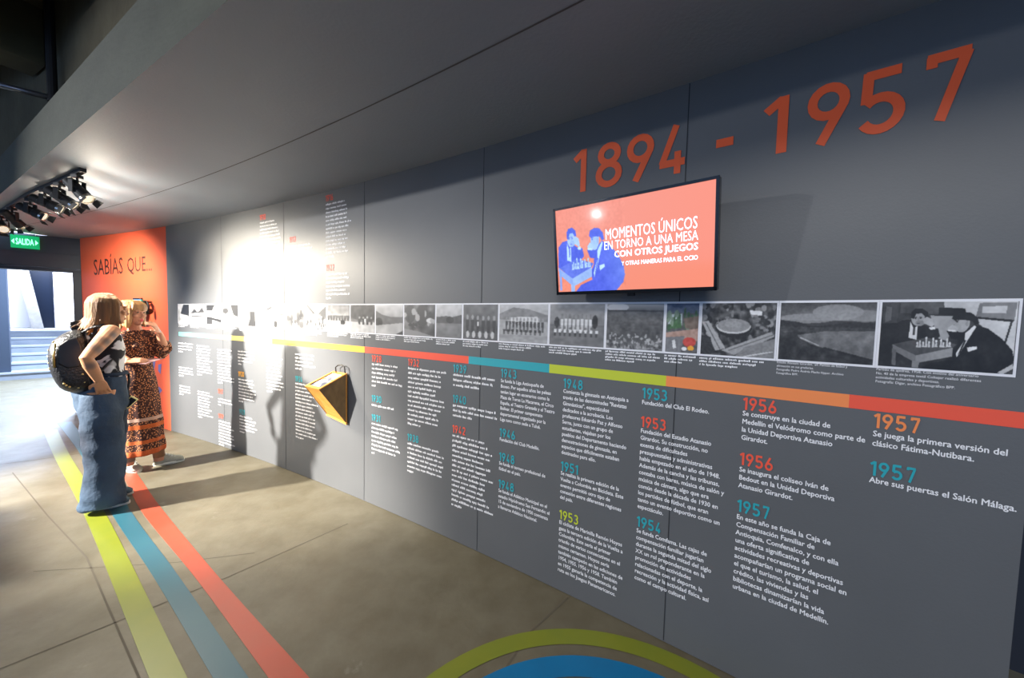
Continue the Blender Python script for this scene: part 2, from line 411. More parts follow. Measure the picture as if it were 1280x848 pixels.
def fit_text(body, w, h, bold=0.0, spacing=1.0):
    a, fs = text_mesh(body, 1.0, bold, spacing)
    mn, mxx = a.min(0), a.max(0); a = (a - mn); a[:, 2] += mn[2]; a[:, 0] *= w / (mxx[0] - mn[0]); a[:, 1] *= h / (mxx[1] - mn[1])
    return a, fs
a, fs = fit_text('SALIDA', .17, .095, .03)
b = MB(); b.add([X(.15 + q[0], 2.555 + q[1], .0415 + q[2]) for q in a], fs); put('lettering', b, mat('mint_lit_letters', (150, 255, 205), .4, emit=1.6), parent=es, normals=False)
for tri in ((.108, .138, 1), (.362, .332, -1)):
    b = MB(); b.add([X(tri[0], 2.6, .0415), X(tri[1], 2.64, .0415), X(tri[1], 2.56, .0415)], [(0, 1, 2)][::1]); put('arrow', b, MC['mint_lit_letters'], parent=es, normals=False)
b = MB(); b.box(X(.235, 2.712, .03), (.2, .035, .03), XM); put('mount', b, M_METAL, parent=es)
b = MB(); b.box(X(.235, 2.6, .008), (.24, .03, .03), XM); put('bracket', b, M_METAL, parent=es)

# "SABÍAS QUE..." lettering on the orange wall
def wall_add(b, a, fs, s0, z0, off=.002): b.add([W(s0 + q[0], z0 + q[1], off + q[2]) for q in a], fs)
sq = thing('wall_lettering', W(-8.2, 2.15), 'dark lettering SABÍAS QUE... on the orange wall', 'lettering')
M_DBV = mat('dark_brown_vinyl', (66, 34, 28), .6)
for wd_, x0, x1, z1 in (('SABÍAS', -8.23, -7.39, .30), ('QUE...', -7.26, -6.59, .245)):
    a, fs = fit_text(wd_, x1 - x0, z1, 0)
    b = MB(); wall_add(b, a, fs, x0, 2.145 if wd_ == 'SABÍAS' else 2.125); put('word', b, M_DBV, parent=sq, normals=False)
b = MB()
for poly in ([(189, 452), (195, 449), (192, 470), (194, 483), (200, 484), (203, 488), (198, 495), (196, 503), (193, 494), (188, 488), (186, 478), (189, 466)], [(198, 456), (202, 455), (201, 468), (198, 464)], [(184, 458), (186, 454), (187, 462), (185, 464)]):
    pts = [sz(x, y) for x, y in poly]; b.add([W(s, z, .002) for s, z in pts], [tuple(range(len(pts)))])
s_, z_ = sz(193, 480)
tag(put('wall_illustration', b, mat('purple_blue_vinyl', (122, 104, 170), .6, c2=(96, 110, 176), scale=9), org=W(s_, z_), normals=False), 'purple and blue printed figure on the orange wall behind the patterned dress', 'illustration')

# ------------------------------------------------------------------ track and spotlights
b = MB(); rings = []
for k in range(31):
    s = -4.30 - 4.0 * k / 30
    o = 1.19 - .23 * max(0, (k - 10) / 20) ** 1.3
    rings.append([W(s, H - .03, o - .018), W(s, H - .001, o - .018), W(s, H - .001, o + .018), W(s, H - .03, o + .018)])
b.loft(rings); tr = put('lighting_track', b, M_BLACK, org=W(-5.4, H, 1.18)); tag(tr, 'long black lighting track fixed along the ceiling edge', 'lighting track')
SPOTS = [(-4.46, 1.19), (-4.92, 1.19), (-5.35, 1.185), (-5.95, 1.15), (-6.7, 1.11), (-7.45, 1.02)]
SPL = ['nearest black track spotlight, tube body tilted towards the grey wall', 'second black track spotlight from the near end of the track', 'third black track spotlight, with a shiny lens rim, in the middle of the track',
       'fourth black track spotlight from the near end, above the exit sign side', 'fifth black track spotlight, with bright lens, above the exit sign', 'farthest black track spotlight at the left edge of the photo']
for i, (s, o) in enumerate(SPOTS):
    top = W(s, H - .03, o); piv = top + Vector((0, 0, -.115)); KS = .8
    e = thing('track_spotlight', top, SPL[i], 'spotlight', 'black track spotlights')
    tg = W(TRACK_AIM[i][0], TRACK_AIM[i][1], 0) if len(TRACK_AIM[i]) == 2 else Vector(TRACK_AIM[i]); d = (tg - piv).normalized(); side = d.cross(Vector((0, 0, 1))).normalized()
    b = MB(); b.box(top + Vector((0, 0, -.012)), (.05, .05, .024)); b.cyl(top, piv + Vector((0, 0, .055)), .009, 10); put('stem', b, M_BLACK, parent=e)
    b = MB()
    for sg in (-1, 1): b.box(piv + side * (.050 * sg) + Vector((0, 0, .02)), (.008, .03, .1), Matrix((side, side.cross(Vector((0, 0, 1))), Vector((0, 0, 1)))).transposed())
    b.box(piv + Vector((0, 0, .066)), (.108, .03, .008), Matrix((side, side.cross(Vector((0, 0, 1))), Vector((0, 0, 1)))).transposed()); put('yoke', b, M_BLACK, parent=e)
    b = MB(); back = piv - d * .10; front = piv + d * .10
    b.tube([back, back + d * .01, back + d * .06, back + d * .065, piv + d * .03, piv + d * .035, front], [.024, .037, .037, .040, .040, .045, .045], 20); put('housing', b, M_BLACK, parent=e, smooth=False)
    b = MB(); n_ = 20
    u2 = side; v2 = d.cross(side)
    R_ = lambda r, x: [front + d * x + u2 * (r * math.cos(2 * PI * k / n_)) + v2 * (r * math.sin(2 * PI * k / n_)) for k in range(n_)]
    b.loft([R_(.0465, -.01), R_(.0465, .010), R_(.039, .010), R_(.037, .002)], caps=False); put('lens_rim', b, mat('steel_rim', (190, 186, 178), .25, metal=1), parent=e)
    b = MB(); b.cyl(front + d * .0005, front + d * .0025, .037, 20); put('lens', b, mat('lit_lens', (255, 244, 220), .2, emit=.5), parent=e)
    b = MB()
    for ang in (0, PI / 2, PI, 3 * PI / 2):
        n1 = u2 * math.cos(ang) + v2 * math.sin(ang); t1 = u2 * -math.sin(ang) + v2 * math.cos(ang)
        p0 = front + d * .010 + n1 * .046; p1 = p0 + d * .036 + n1 * .02
        b.hull([p0 - t1 * .026, p0 + t1 * .026, p0 + t1 * .026 + n1 * .003, p0 - t1 * .026 + n1 * .003], [p1 - t1 * .036, p1 + t1 * .036, p1 + t1 * .036 + n1 * .003, p1 - t1 * .036 + n1 * .003])
    put('barn_door', b, M_BLACK, parent=e)
    lamp('track_lamp', 'SPOT', front + d * .05, TRACK_E[i], WARM, tg, .09, (92, 92, 72, 70, 130, 70)[i], 1.0)
    if i < 4: lamp('track_spill', 'SPOT', front + d * .075, 14, WARM, front + d * .5 + Vector((0, 0, .35)), .03, 178, 1.0)

# unseen free-standing panel, added to throw the dark patch on the floor
b = MB(); a_, c_ = Vector((-5.6, 1.61, 0)), Vector((-5.06, 1.27, 0)); t_ = (c_ - a_).normalized(); n_ = Vector((-t_.y, t_.x, 0)) * .02
b.hull([a_ - n_, c_ - n_, c_ + n_, a_ + n_], [q + Vector((0, 0, 1.86)) for q in (a_ - n_, c_ - n_, c_ + n_, a_ + n_)])
struct(put('shadow_panel', b, M_DARK))

# ------------------------------------------------------------------ stroke digits (industrial sans)
def arc(cx, cy, rx, ry, a0, a1, n=18): return [(cx + rx * math.cos(math.radians(a0 + (a1 - a0) * k / n)), cy + ry * math.sin(math.radians(a0 + (a1 - a0) * k / n))) for k in range(n + 1)]
T_ = .065
DIG = {
 '0': [arc(.3, .70, .235, .235, 0, 180) + arc(.3, .30, .235, .235, 180, 360) + [(.535, .70)]],
 '1': [[(.06, .77), (.30, .955)], [(.305, 1.0), (.305, 0)]],
 '2': [arc(.3, .70, .235, .235, 165, -35) + [(.08, .05)], [(.04, .065), (.56, .065)]],
 '3': [arc(.29, .735, .21, .20, 150, -90) , arc(.29, .30, .245, .235, 90, -150)],
 '4': [[(.40, 1.0), (.09, .235)], [(.04, .235), (.62, .235)], [(.455, .46), (.455, 0)]],
 '5': [[(.53, .935), (.08, .935)], [(.115, .99), (.10, .50)], arc(.29, .315, .245, .25, 140, -150)],
 '6': [arc(.3, .30, .235, .235, 0, 360), [(.10, .42), (.385, 1.0)]],
 '7': [[(.0, .935), (.56, .935)], [(.065, .80), (.065, .97)], [(.515, .95), (.22, 0)]],
 '8': [arc(.3, .745, .20, .19, 0, 360), arc(.3, .295, .24, .23, 0, 360)],
 '9': [arc(.3, .70, .235, .235, 0, 360), [(.50, .58), (.215, 0)]],
 '-': [[(.08, .42), (.52, .42)]]}
def stroke(b, pts, t, f):
    P = [Vector((q[0], q[1])) for q in pts]
    L_, R_ = [], []
    closed = (P[0] - P[-1]).length < 1e-4
    for i, q in enumerate(P):
        if closed: a_, c_ = P[i - 1 if i > 0 else -2], P[(i + 1) if i < len(P) - 1 else 1]
        else: a_, c_ = P[max(i - 1, 0)], P[min(i + 1, len(P) - 1)]
        d = (c_ - a_).normalized(); n = Vector((-d.y, d.x)); L_.append(q + n * t); R_.append(q - n * t)
    for i in range(len(P) - 1): b.add([f(L_[i]), f(R_[i]), f(R_[i + 1]), f(L_[i + 1])], [(0, 1, 2, 3)])
def digit(b, ch, s0, z0, w, h, off=.002, t=T_):
    xs = [q[0] for p_ in DIG[ch] for q in p_]; x0, x1 = min(xs) - t * .9, max(xs) + t * .9
    if ch == '1': x0, x1 = .04, .37
    for k, pth in enumerate(DIG[ch]): stroke(b, pth, t, lambda q: W(s0 + (q.x - x0) / (x1 - x0) * w, z0 + q.y * h, off + .00025 * k))
hl = thing('headline_lettering', W(.1, 2.33), 'large orange headline 1894 - 1957 at the top of the grey wall', 'lettering')
for nm, grp in (('year_numeral', (('1', -.576, -.505), ('8', -.446, -.306), ('9', -.281, -.15), ('4', -.132, .007))), ('dash', (('-', .111, .199),)), ('year_numeral', (('1', .299, .376), ('9', .44, .563), ('5', .592, .712), ('7', .747, .87)))):
    b = MB()
    for ch, s0, s1 in grp: digit(b, ch, s0, 2.325, s1 - s0, .228, t=.075 if ch != '-' else .08)
    put(nm, b, M_HEAD, parent=hl, normals=False)
def year(b, txt, s, z, h):
    for ch in txt:
        w = h * .5 if ch != '1' else h * .28
        digit(b, ch, s, z, w, h, t=.085); s += w + h * .13

# ------------------------------------------------------------------ timeline band
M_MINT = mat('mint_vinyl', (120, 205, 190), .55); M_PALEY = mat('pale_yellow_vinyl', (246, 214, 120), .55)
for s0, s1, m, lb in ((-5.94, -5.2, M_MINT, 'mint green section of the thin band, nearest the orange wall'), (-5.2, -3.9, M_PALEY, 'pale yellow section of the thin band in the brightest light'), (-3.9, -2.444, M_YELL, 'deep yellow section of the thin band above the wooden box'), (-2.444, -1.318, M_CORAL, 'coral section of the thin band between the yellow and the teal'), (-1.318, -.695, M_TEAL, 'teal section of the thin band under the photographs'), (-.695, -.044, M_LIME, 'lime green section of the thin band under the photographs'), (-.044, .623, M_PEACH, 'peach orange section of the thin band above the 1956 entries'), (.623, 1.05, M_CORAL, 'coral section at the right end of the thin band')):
    tag(put('timeline_band', wall_strip(s0, s1, 1.300, 1.352, .002, 14, .0018), m, org=W(s0, 1.3)), lb, 'timeline band', 'coloured band sections along the wall')

# ------------------------------------------------------------------ printed text
PITCH_Z = .0361
def para(b, lines, s0, ztop, pitch=PITCH_Z, size=.0305, bold=.02, xs=.835):
    for i, ln in enumerate(lines):
        if not ln.strip(): continue
        a, fs = text_mesh(ln, size, bold, 1.0, xs)
        wall_add(b, a, fs, s0, ztop - pitch * (i + 1) + .009, .0015)
def bars(b, rows, s0, ztop, pitch=PITCH_Z, xh=.012, k=1.0):
    """rows of word-shaped marks for print too small to read"""
    for i, wdt in enumerate(rows):
        x = 0; zb = ztop - pitch * (i + 1) + .009 * k
        while x < wdt - .01:
            for c in range(rng.integers(2, 10)):
                cw = xh * rng.choice([.35, .6, .6, .7, .9]); asc = rng.random()
                z1 = zb + xh * (1.4 if asc < .25 else 1.0); z0 = zb - (xh * .35 if asc > .9 else 0)
                if x + cw > wdt: break
                b.add([W(s0 + x, z0, .0015), W(s0 + x + cw, z0, .0015), W(s0 + x + cw, z1, .0015), W(s0 + x, z1, .0015)], [(0, 1, 2, 3)])
                x += cw + xh * .22
            x += xh * .75
def rag(n, w, last=.5): return [w * (1 - .28 * rng.random()) for _ in range(n - 1)] + [w * last] if n > 1 else [w * last]
def entry(s0, ytop, yr, ymat, ptop, lines=None, rows=None, label='', yh=.055):
    zbot = ptop - PITCH_Z * len(lines or rows)
    e = thing('timeline_entry', W(s0, zbot), label, 'timeline text', 'dated text entries on the wall')
    if yr:
        b = MB(); year(b, yr, s0, ytop - yh, yh); put('year_heading', b, ymat, parent=e, normals=False, label={id(M_CORAL): 'coral year', id(M_TEAL): 'teal year', id(M_LIME): 'lime year', id(M_PEACH): 'peach year', id(M_YELL): 'yellow year'}[id(ymat)])
    b = MB()
    if lines: para(b, lines, s0, ptop)
    else: bars(b, rows, s0, ptop)
    put('paragraph', b, M_WHITE, parent=e, normals=False)
sA, sB, sC, sD, sE, sF, sG, sH = .695, .28, -.155, -.60, -1.045, -1.455, -1.918, -2.35
entry(sA, 1.292, '1957', M_PEACH, 1.232, ['Se juega la primera versión del', 'clásico Fátima-Nutibara.'], label='peach 1957 entry about the first Fátima-Nutibara derby')
entry(sA, 1.110, '1957', M_TEAL, 1.055, ['Abre sus puertas el Salón Málaga.'], label='teal 1957 entry saying Salón Málaga opens its doors')
entry(sB, 1.292, '1956', M_CORAL, 1.238, ['Se construye en la ciudad de', 'Medellín el Velódromo como parte de', 'la Unidad Deportiva Atanasio', 'Girardot.'], label='coral 1956 entry about the Velódromo in Medellín')
entry(sB, 1.044, '1956', M_CORAL, .985, ['Se inaugura el coliseo Iván de', 'Bedout en la Unidad Deportiva', 'Atanasio Girardot.'], label='coral 1956 entry about the opening of a coliseo')
entry(sB, .830, '1957', M_TEAL, .768, ['En este año se funda la Caja de', 'Compensación Familiar de', 'Antioquia, Comfenalco, y con ella', 'una oferta significativa de', 'actividades recreativas y deportivas', 'acompañarían un programa social en', 'el que el turismo, la salud, el', 'crédito, las viviendas y las', 'bibliotecas dinamizarían la vida', 'urbana en la ciudad de Medellín.'], label='teal 1957 entry, ten-line paragraph beginning En este año se funda')
entry(sC, 1.280, '1953', M_TEAL, 1.222, ['Fundación del Club El Rodeo.'], label='teal 1953 entry about the founding of Club El Rodeo')
entry(sC, 1.132, '1953', M_CORAL, 1.074, ['Fundación del Estadio Atanasio', 'Girardot. Su construcción, no', 'exenta de dificultades', 'presupuestales y administrativas', 'había empezado en el año de 1948.', 'Además de la cancha y las tribunas,', 'contaba con bares, música de salón y', 'música de cámara, algo que era', 'común desde la década de 1930 en', 'los partidos de fútbol, que eran', 'tanto un evento deportivo como un', 'espectáculo.'], label='coral 1953 entry about the founding of the Estadio Atanasio Girardot')
entry(sC, .606, '1954', M_TEAL, .546, ['Se funda Comfama. Las cajas de', 'compensación familiar jugarían', 'durante la segunda mitad del siglo', 'XX un rol preponderante en la', 'promoción de actividades', 'relacionadas con el deporte, la', 'recreación y la actividad física, así', 'como el campo cultural.'], label='teal 1954 entry at the foot of the wall about family funds')
entry(sD, 1.278, '1948', M_TEAL, 1.221, ['Comienza la gimnasia en Antioquia a', 'través de las denominadas "Revistas', 'Gimnásticas", espectáculos', 'dedicados a la acrobacia. Los', 'profesores Eduardo Paz y Alfonso', 'Serna, junto con un grupo de', 'estudiantes, viajaban por los', 'pueblos del Departamento haciendo', 'demostraciones de gimnasia, en', 'espacios que difícilmente estaban', 'destinados para ello.'], label='teal 1948 entry about gymnastics under the lime band')
entry(sD, .788, '1951', M_TEAL, .735, ['Se realiza la primera edición de la', 'Vuelta a Colombia en Bicicleta. Este', 'evento permitió otro tipo de', 'conexión entre diferentes regiones', 'del país.'], label='teal 1951 entry about the first Vuelta cycling race')
entry(sD, .496, '1953', M_LIME, .438, ['El ciclista de Marinilla Ramón Hoyos', 'gana la tercera edición de la Vuelta a', 'Colombia. Este sería el primer', 'triunfo de varios consecutivos en el', 'mismo certamen. Hoyos sería', 'también campeón en las ediciones de', '1954, 1955, 1956 y 1958. También', 'en 1955 ganaría la competencia de', 'ruta en los Juegos Panamericanos.'], label='lime 1953 entry about a champion cyclist, low on the wall')
entry(sE, 1.292, '1943', M_TEAL, 1.232, ['Se funda la Liga Antioqueña de', 'Boxeo. Por aquellos años las peleas', 'tenían lugar en escenarios como la', 'Plaza de Toros La Macarena, el Circo', 'España, el Teatro Granada y el Teatro', 'Bolívar. El primer campeonato', 'departamental organizado por la', 'Liga tuvo como sede a Tuluá.'], label='teal 1943 entry, eight-line paragraph under the teal band')
entry(sE, .902, '1946', M_TEAL, .846, ['Fundación del Club Medellín.'], label='teal 1946 entry about the founding of Club Medellín')
entry(sE, .742, '1948', M_TEAL, .687, ['Se funda el torneo profesional de', 'fútbol en el país.'], label='teal 1948 entry about the professional football tournament')
entry(sE, .560, '1948', M_TEAL, .503, ['Se funda el Atlético Municipal en el', 'estadio Hipódromo San Fernando; el', '15 de noviembre de 1950 comienza', 'a llamarse Atlético Nacional.'], label='teal 1948 entry about a football club, last in its column')
entry(sF, 1.285, '1939', M_TEAL, 1.231, rows=[.37, .36, .24], label='teal 1939 entry just under the coral and teal band joint')
entry(sF, 1.068, '1940', M_TEAL, 1.013, rows=[.38, .385, .18], label='teal 1940 entry with a three-line paragraph')
entry(sF, .850, '1942', M_CORAL, .794, rows=rag(15, .38, .27), label='coral 1942 entry with a long paragraph crossing a panel seam')
entry(sG, 1.290, '1932', M_CORAL, 1.235, rows=rag(13, .40, .38), label='coral 1932 entry with a long paragraph under the coral band')
entry(sG, .700, '1938', M_TEAL, .641, rows=rag(7, .39, .2), label='teal entry below the coral 1932 paragraph')
entry(sH, 1.288, '1928', M_CORAL, 1.232, rows=rag(6, .37, .13), label='coral entry at the left end of the coral band')
entry(sH, .950, '1930', M_TEAL, .885, rows=[.28], label='teal entry with a single line of text right of the wooden box')
entry(sH, .787, '1931', M_TEAL, .727, rows=rag(8, .37, .1), label='teal entry with an eight-line paragraph right of the wooden box')
entry(-3.49, 1.25, None, None, 1.24, rows=rag(5, .37, .3), label='white text block above and left of the wooden box')
entry(-3.49, 1.0, '1924', M_TEAL, .944, rows=rag(16, .37, .36), label='long white text block directly left of the wooden box')
entry(-4.01, 1.22, None, None, 1.205, rows=rag(12, .33, .33), label='twelve-row bright text column under the ninth photograph')
entry(-4.58, 1.21, None, None, 1.2, rows=rag(5, .36, .2), label='short bright text block over the small yellow year')
entry(-4.58, .95, '1920', M_YELL, .88, rows=rag(8, .37, .3), label='bright text block under the small yellow year')
entry(-4.57, .515, '1921', M_TEAL, .455, rows=rag(6, .36, .3), label='lowest bright text block, with a teal year, where shadows fall')
entry(-5.03, 1.21, None, None, 1.195, rows=rag(12, .36, .3), label='twelve-row bright text block, fourth column from the orange wall')
entry(-5.03, .70, '1917', M_CORAL, .60, rows=rag(3, .34, .2), label='three-row text block under the upper small coral year near floor')
entry(-5.03, .40, '1919', M_CORAL, .33, rows=rag(9, .36, .3), label='text block under the lower small coral year, reaching the floor')
entry(-5.51, 1.23, None, None, 1.215, rows=rag(11, .38, .3), label='upper bright text block in the second column from the orange wall')
entry(-5.51, .66, None, None, .64, rows=rag(10, .37, .25), label='lower bright text block in the second column from the orange wall')
entry(-5.96, 1.23, None, None, 1.225, rows=rag(4, .36, .3), label='top bright text block in the column nearest the orange wall')
entry(-5.96, .93, None, None, .91, rows=rag(4, .36, .3), label='middle bright text block in the column nearest the orange wall')
entry(-5.96, .68, None, None, .665, rows=rag(4, .36, .3), label='bottom bright text block in the column nearest the orange wall')
entry(-4.10, 2.652, '1910', M_CORAL, 2.588, rows=rag(12, .38, .35), label='tall text block with coral year in the brightest spot above the photographs')
entry(-3.57, 2.375, '1913', M_CORAL, 2.303, rows=[.35, .37, .14], label='three-row text block with coral year above the photographs')
entry(-2.985, 2.695, '1916', M_CORAL, 2.632, rows=rag(14, .36, .34), label='tallest text block, with coral year, just under the ceiling')
entry(-2.985, 2.072, '1922', M_CORAL, 2.004, rows=rag(7, .36, .2), label='text block with coral year just above the photograph strip')

# ------------------------------------------------------------------ painted pictures
class Pic:
    def __init__(s, w, h, base=128):
        s.w, s.h = w, h; s.a = np.full((h, w, 3), float(base)); yy, xx = np.mgrid[0:h, 0:w]; s.u = (xx + .5) / w; s.v = (yy + .5) / h
    def c(s, c): return np.array(c if hasattr(c, '__len__') else (c, c, c), float)
    def grad(s, c0, c1, v0=0, v1=1):
        k = np.clip((s.v - v0) / (v1 - v0), 0, 1)[..., None]; m = (s.v >= v0) & (s.v <= v1)
        s.a[m] = (s.c(c0) * (1 - k) + s.c(c1) * k)[m]; return s
    def poly(s, pts, c, al=1):
        m = np.zeros((s.h, s.w), bool); n = len(pts)
        for i in range(n):
            (x0, y0), (x1, y1) = pts[i], pts[(i + 1) % n]
            if y0 == y1: continue
            cond = (s.v > min(y0, y1)) & (s.v <= max(y0, y1)); xi = x0 + (s.v - y0) * (x1 - x0) / (y1 - y0)
            m ^= cond & (s.u < xi)
        s.a[m] = s.a[m] * (1 - al) + s.c(c) * al; return s
    def ell(s, x, y, rx, ry, c, al=1, rot=0):
        du, dv = s.u - x, s.v - y; cr_, sr_ = math.cos(rot), math.sin(rot); du, dv = du * cr_ + dv * sr_, -du * sr_ + dv * cr_
        m = (du / rx) ** 2 + (dv / ry) ** 2 <= 1; s.a[m] = s.a[m] * (1 - al) + s.c(c) * al; return s
    def line(s, x0, y0, x1, y1, t, c, al=1):
        dx, dy = x1 - x0, y1 - y0; L_ = math.hypot(dx, dy); nx, ny = -dy / L_ * t / 2, dx / L_ * t / 2
        return s.poly([(x0 + nx, y0 + ny), (x1 + nx, y1 + ny), (x1 - nx, y1 - ny), (x0 - nx, y0 - ny)], c, al)
    def noise(s, amp, cells, v0=0, v1=1, u0=0, u1=1):
        cy = max(2, int(cells * s.h / s.w)); g = rng.random((cy + 2, cells + 2)) - .5
        fx, fy = s.u * cells, s.v * cy; ix, iy = fx.astype(int), fy.astype(int); tx, ty = fx - ix, fy - iy
        n = (g[iy, ix] * (1 - tx) + g[iy, ix + 1] * tx) * (1 - ty) + (g[iy + 1, ix] * (1 - tx) + g[iy + 1, ix + 1] * tx) * ty
        m = ((s.v >= v0) & (s.v <= v1) & (s.u >= u0) & (s.u <= u1))[..., None]; s.a += np.where(m, n[..., None] * amp * 2, 0); return s
    def specks(s, n, v0, v1, cs, r=.012, u0=0, u1=1, asp=1.6):
        for _ in range(n): s.ell(u0 + (u1 - u0) * rng.random(), v0 + (v1 - v0) * rng.random(), r * (.5 + rng.random()), r * asp * (.5 + rng.random()), cs[rng.integers(len(cs))])
        return s
def soft(a):
    p = np.pad(a, ((1, 1), (1, 1), (0, 0)), 'edge'); return (p[:-2, 1:-1] + p[2:, 1:-1] + p[1:-1, :-2] + p[1:-1, 2:] + 2 * p[1:-1, 1:-1]) / 6
def pic_mesh(pic, place, name):
    """grid of coloured quads; place(u, v) gives the world point"""
    h, w = pic.h, pic.w; vs = []
    for j in range(h + 1):
        for i in range(w + 1): vs.append(place(i / w, j / h))
    idx = np.arange((h + 1) * (w + 1)).reshape(h + 1, w + 1)
    fs = np.stack([idx[:-1, :-1], idx[1:, :-1], idx[1:, 1:], idx[:-1, 1:]], -1).reshape(-1, 4)
    me = bpy.data.meshes.new(name); me.from_pydata(vs, [], fs.tolist()); me.update()
    c = np.clip(soft(pic.a), 0, 255) / 255; c = np.where(c <= .04045, c / 12.92, ((c + .055) / 1.055) ** 2.4).reshape(-1, 3)
    at = me.color_attributes.new('tint', 'FLOAT_COLOR', 'CORNER')
    q = np.ones((len(fs) * 4, 4), np.float32); q[:, :3] = np.repeat(c, 4, 0); at.data.foreach_set('color', q.ravel()); return me
def qph(x, y):
    u, v = (x - 100) / 1110, (y - 65) / 560
    for _ in range(4):
        xl, xr = 115 - 30 * v, 1218 - 15 * v; u = (x - xl) / (xr - xl); yt, yb = 67 - 12 * u, 612 + 78 * u; v = (y - yt) / (yb - yt)
    return u, v
CHESS = [('p', [(210, 420), (230, 260), (300, 220), (380, 215), (460, 250), (560, 290), (610, 290), (630, 360), (560, 400), (500, 420), (360, 440)], 26),   # left man's suit
 ('p', [(372, 230), (400, 290), (435, 270), (430, 390), (360, 372)], 225), ('p', [(398, 285), (418, 285), (412, 350), (392, 350)], 60),
 ('e', (437, 205, 58, 66), 168), ('p', [(375, 200), (378, 150), (410, 122), (470, 120), (520, 150), (528, 195), (500, 190), (470, 160), (420, 165), (400, 210)], 22), ('e', (455, 245, 40, 26), 140),
 ('p', [(480, 215), (510, 190), (560, 210), (575, 260), (560, 280), (520, 260), (490, 250)], 180), ('p', [(530, 285), (580, 275), (590, 300), (550, 303)], 230),
 ('p', [(402, 196), (428, 190), (430, 196), (404, 202)], 50), ('p', [(446, 190), (474, 194), (472, 200), (446, 197)], 50), ('e', (417, 206, 9, 5), 60), ('e', (460, 206, 9, 5), 60), ('p', [(436, 200), (444, 200), (450, 228), (434, 230)], 140), ('p', [(424, 246), (456, 244), (452, 251), (428, 252)], 84),
 ('p', [(680, 310), (760, 320), (830, 300), (900, 260), (1000, 290), (1110, 380), (1190, 480), (1205, 560), (1180, 620), (1080, 680), (470, 640), (560, 590), (740, 560), (720, 500), (770, 440), (780, 390), (720, 380)], 24),
 ('p', [(832, 330), (900, 262), (915, 275), (850, 400), (800, 500), (770, 545), (765, 505), (830, 390)], 226), ('p', [(828, 390), (842, 395), (800, 500), (780, 520)], 40),
 ('e', (800, 245, 62, 78), 172), ('p', [(720, 205), (735, 165), (800, 148), (870, 155), (920, 195), (935, 245), (905, 260), (880, 225), (800, 215), (740, 220)], 30), ('e', (842, 250, 13, 22), 140), ('p', [(744, 232), (752, 250), (728, 268), (742, 276), (760, 270)], 168), ('p', [(745, 222), (778, 218), (778, 226), (748, 230)], 50), ('e', (764, 236, 9, 5), 60), ('p', [(748, 290), (776, 286), (772, 293), (750, 296)], 90),
 ('p', [(690, 285), (730, 255), (775, 290), (760, 325), (700, 315)], 190), ('p', [(690, 300), (755, 305), (752, 318), (694, 316)], 235),
 ('p', [(850, 455), (925, 445), (930, 470), (860, 495)], 225),
 ('p', [(225, 425), (520, 370), (770, 430), (720, 470), (430, 530)], 78), ('p', [(215, 425), (430, 525), (430, 590), (225, 480)], 128), ('p', [(430, 525), (740, 458), (738, 535), (450, 590), (430, 590)], 150),
 ('p', [(215, 460), (252, 475), (250, 610), (215, 605)], 110), ('p', [(400, 570), (462, 580), (455, 632), (395, 628)], 150)]
for px_, ht in ((440, 42), (462, 60), (490, 46), (515, 95), (540, 50), (575, 85), (600, 62), (640, 70), (660, 40), (690, 78), (712, 40)):
    CHESS += [('p', [(px_ - 12, 455), (px_ + 12, 455), (px_ + 5, 455 - ht * .8), (px_ - 5, 455 - ht * .8)], 205), ('e', (px_, 455 - ht * .85, 9, 12), 225)]
def draw_chess(P, tone, mp, ks):
    for kind, g, t in CHESS:
        if kind == 'p': P.poly([mp(*qph(x, y)) for x, y in g], tone(t))
        else:
            cx_, cy_ = mp(*qph(g[0], g[1])); P.ell(cx_, cy_, g[2] / 1105 * ks[0], g[3] / 590 * ks[1], tone(t))
def pc_chess():
    P = Pic(230, 130, 70); P.grad(60, 44)
    P.poly([qph(*q) for q in [(120, 65), (270, 65), (250, 240), (120, 250)]], 70); P.poly([qph(*q) for q in [(150, 100), (205, 110), (200, 220), (140, 240)]], 110)
    P.poly([qph(*q) for q in [(280, 70), (660, 60), (640, 170), (280, 160)]], 84).noise(16, 20)
    P.poly([qph(*q) for q in [(540, 180), (760, 185), (690, 400), (620, 380)]], 165); P.poly([qph(*q) for q in [(610, 110), (820, 120), (820, 185), (610, 175)]], 24)
    P.poly([qph(*q) for q in [(650, 60), (1215, 55), (1200, 560), (1130, 420), (930, 250), (830, 150), (820, 118), (655, 110)]], 196)
    P.poly([qph(*q) for q in [(930, 70), (1205, 66), (1190, 225), (905, 195)]], 120); P.poly([qph(*q) for q in [(955, 100), (1135, 95), (1130, 160), (950, 155)]], 190)
    P.poly([qph(*q) for q in [(920, 190), (1190, 215), (1180, 235), (920, 205)]], 30); P.poly([qph(*q) for q in [(1165, 230), (1180, 230), (1140, 420), (1128, 410)]], 40)
    P.poly([qph(*q) for q in [(115, 250), (380, 240), (360, 430), (210, 430), (210, 620), (90, 610)]], 34)
    draw_chess(P, lambda t: t, lambda u, v: (u, v), (1, 1))
    P.a *= (.86 + .22 * np.clip(P.u, 0, 1))[..., None]; P.noise(14, 12); P.poly([qph(*q) for q in [(1090, 675), (1200, 595), (1205, 640), (1130, 690)]], 190); return P.noise(8, 60)
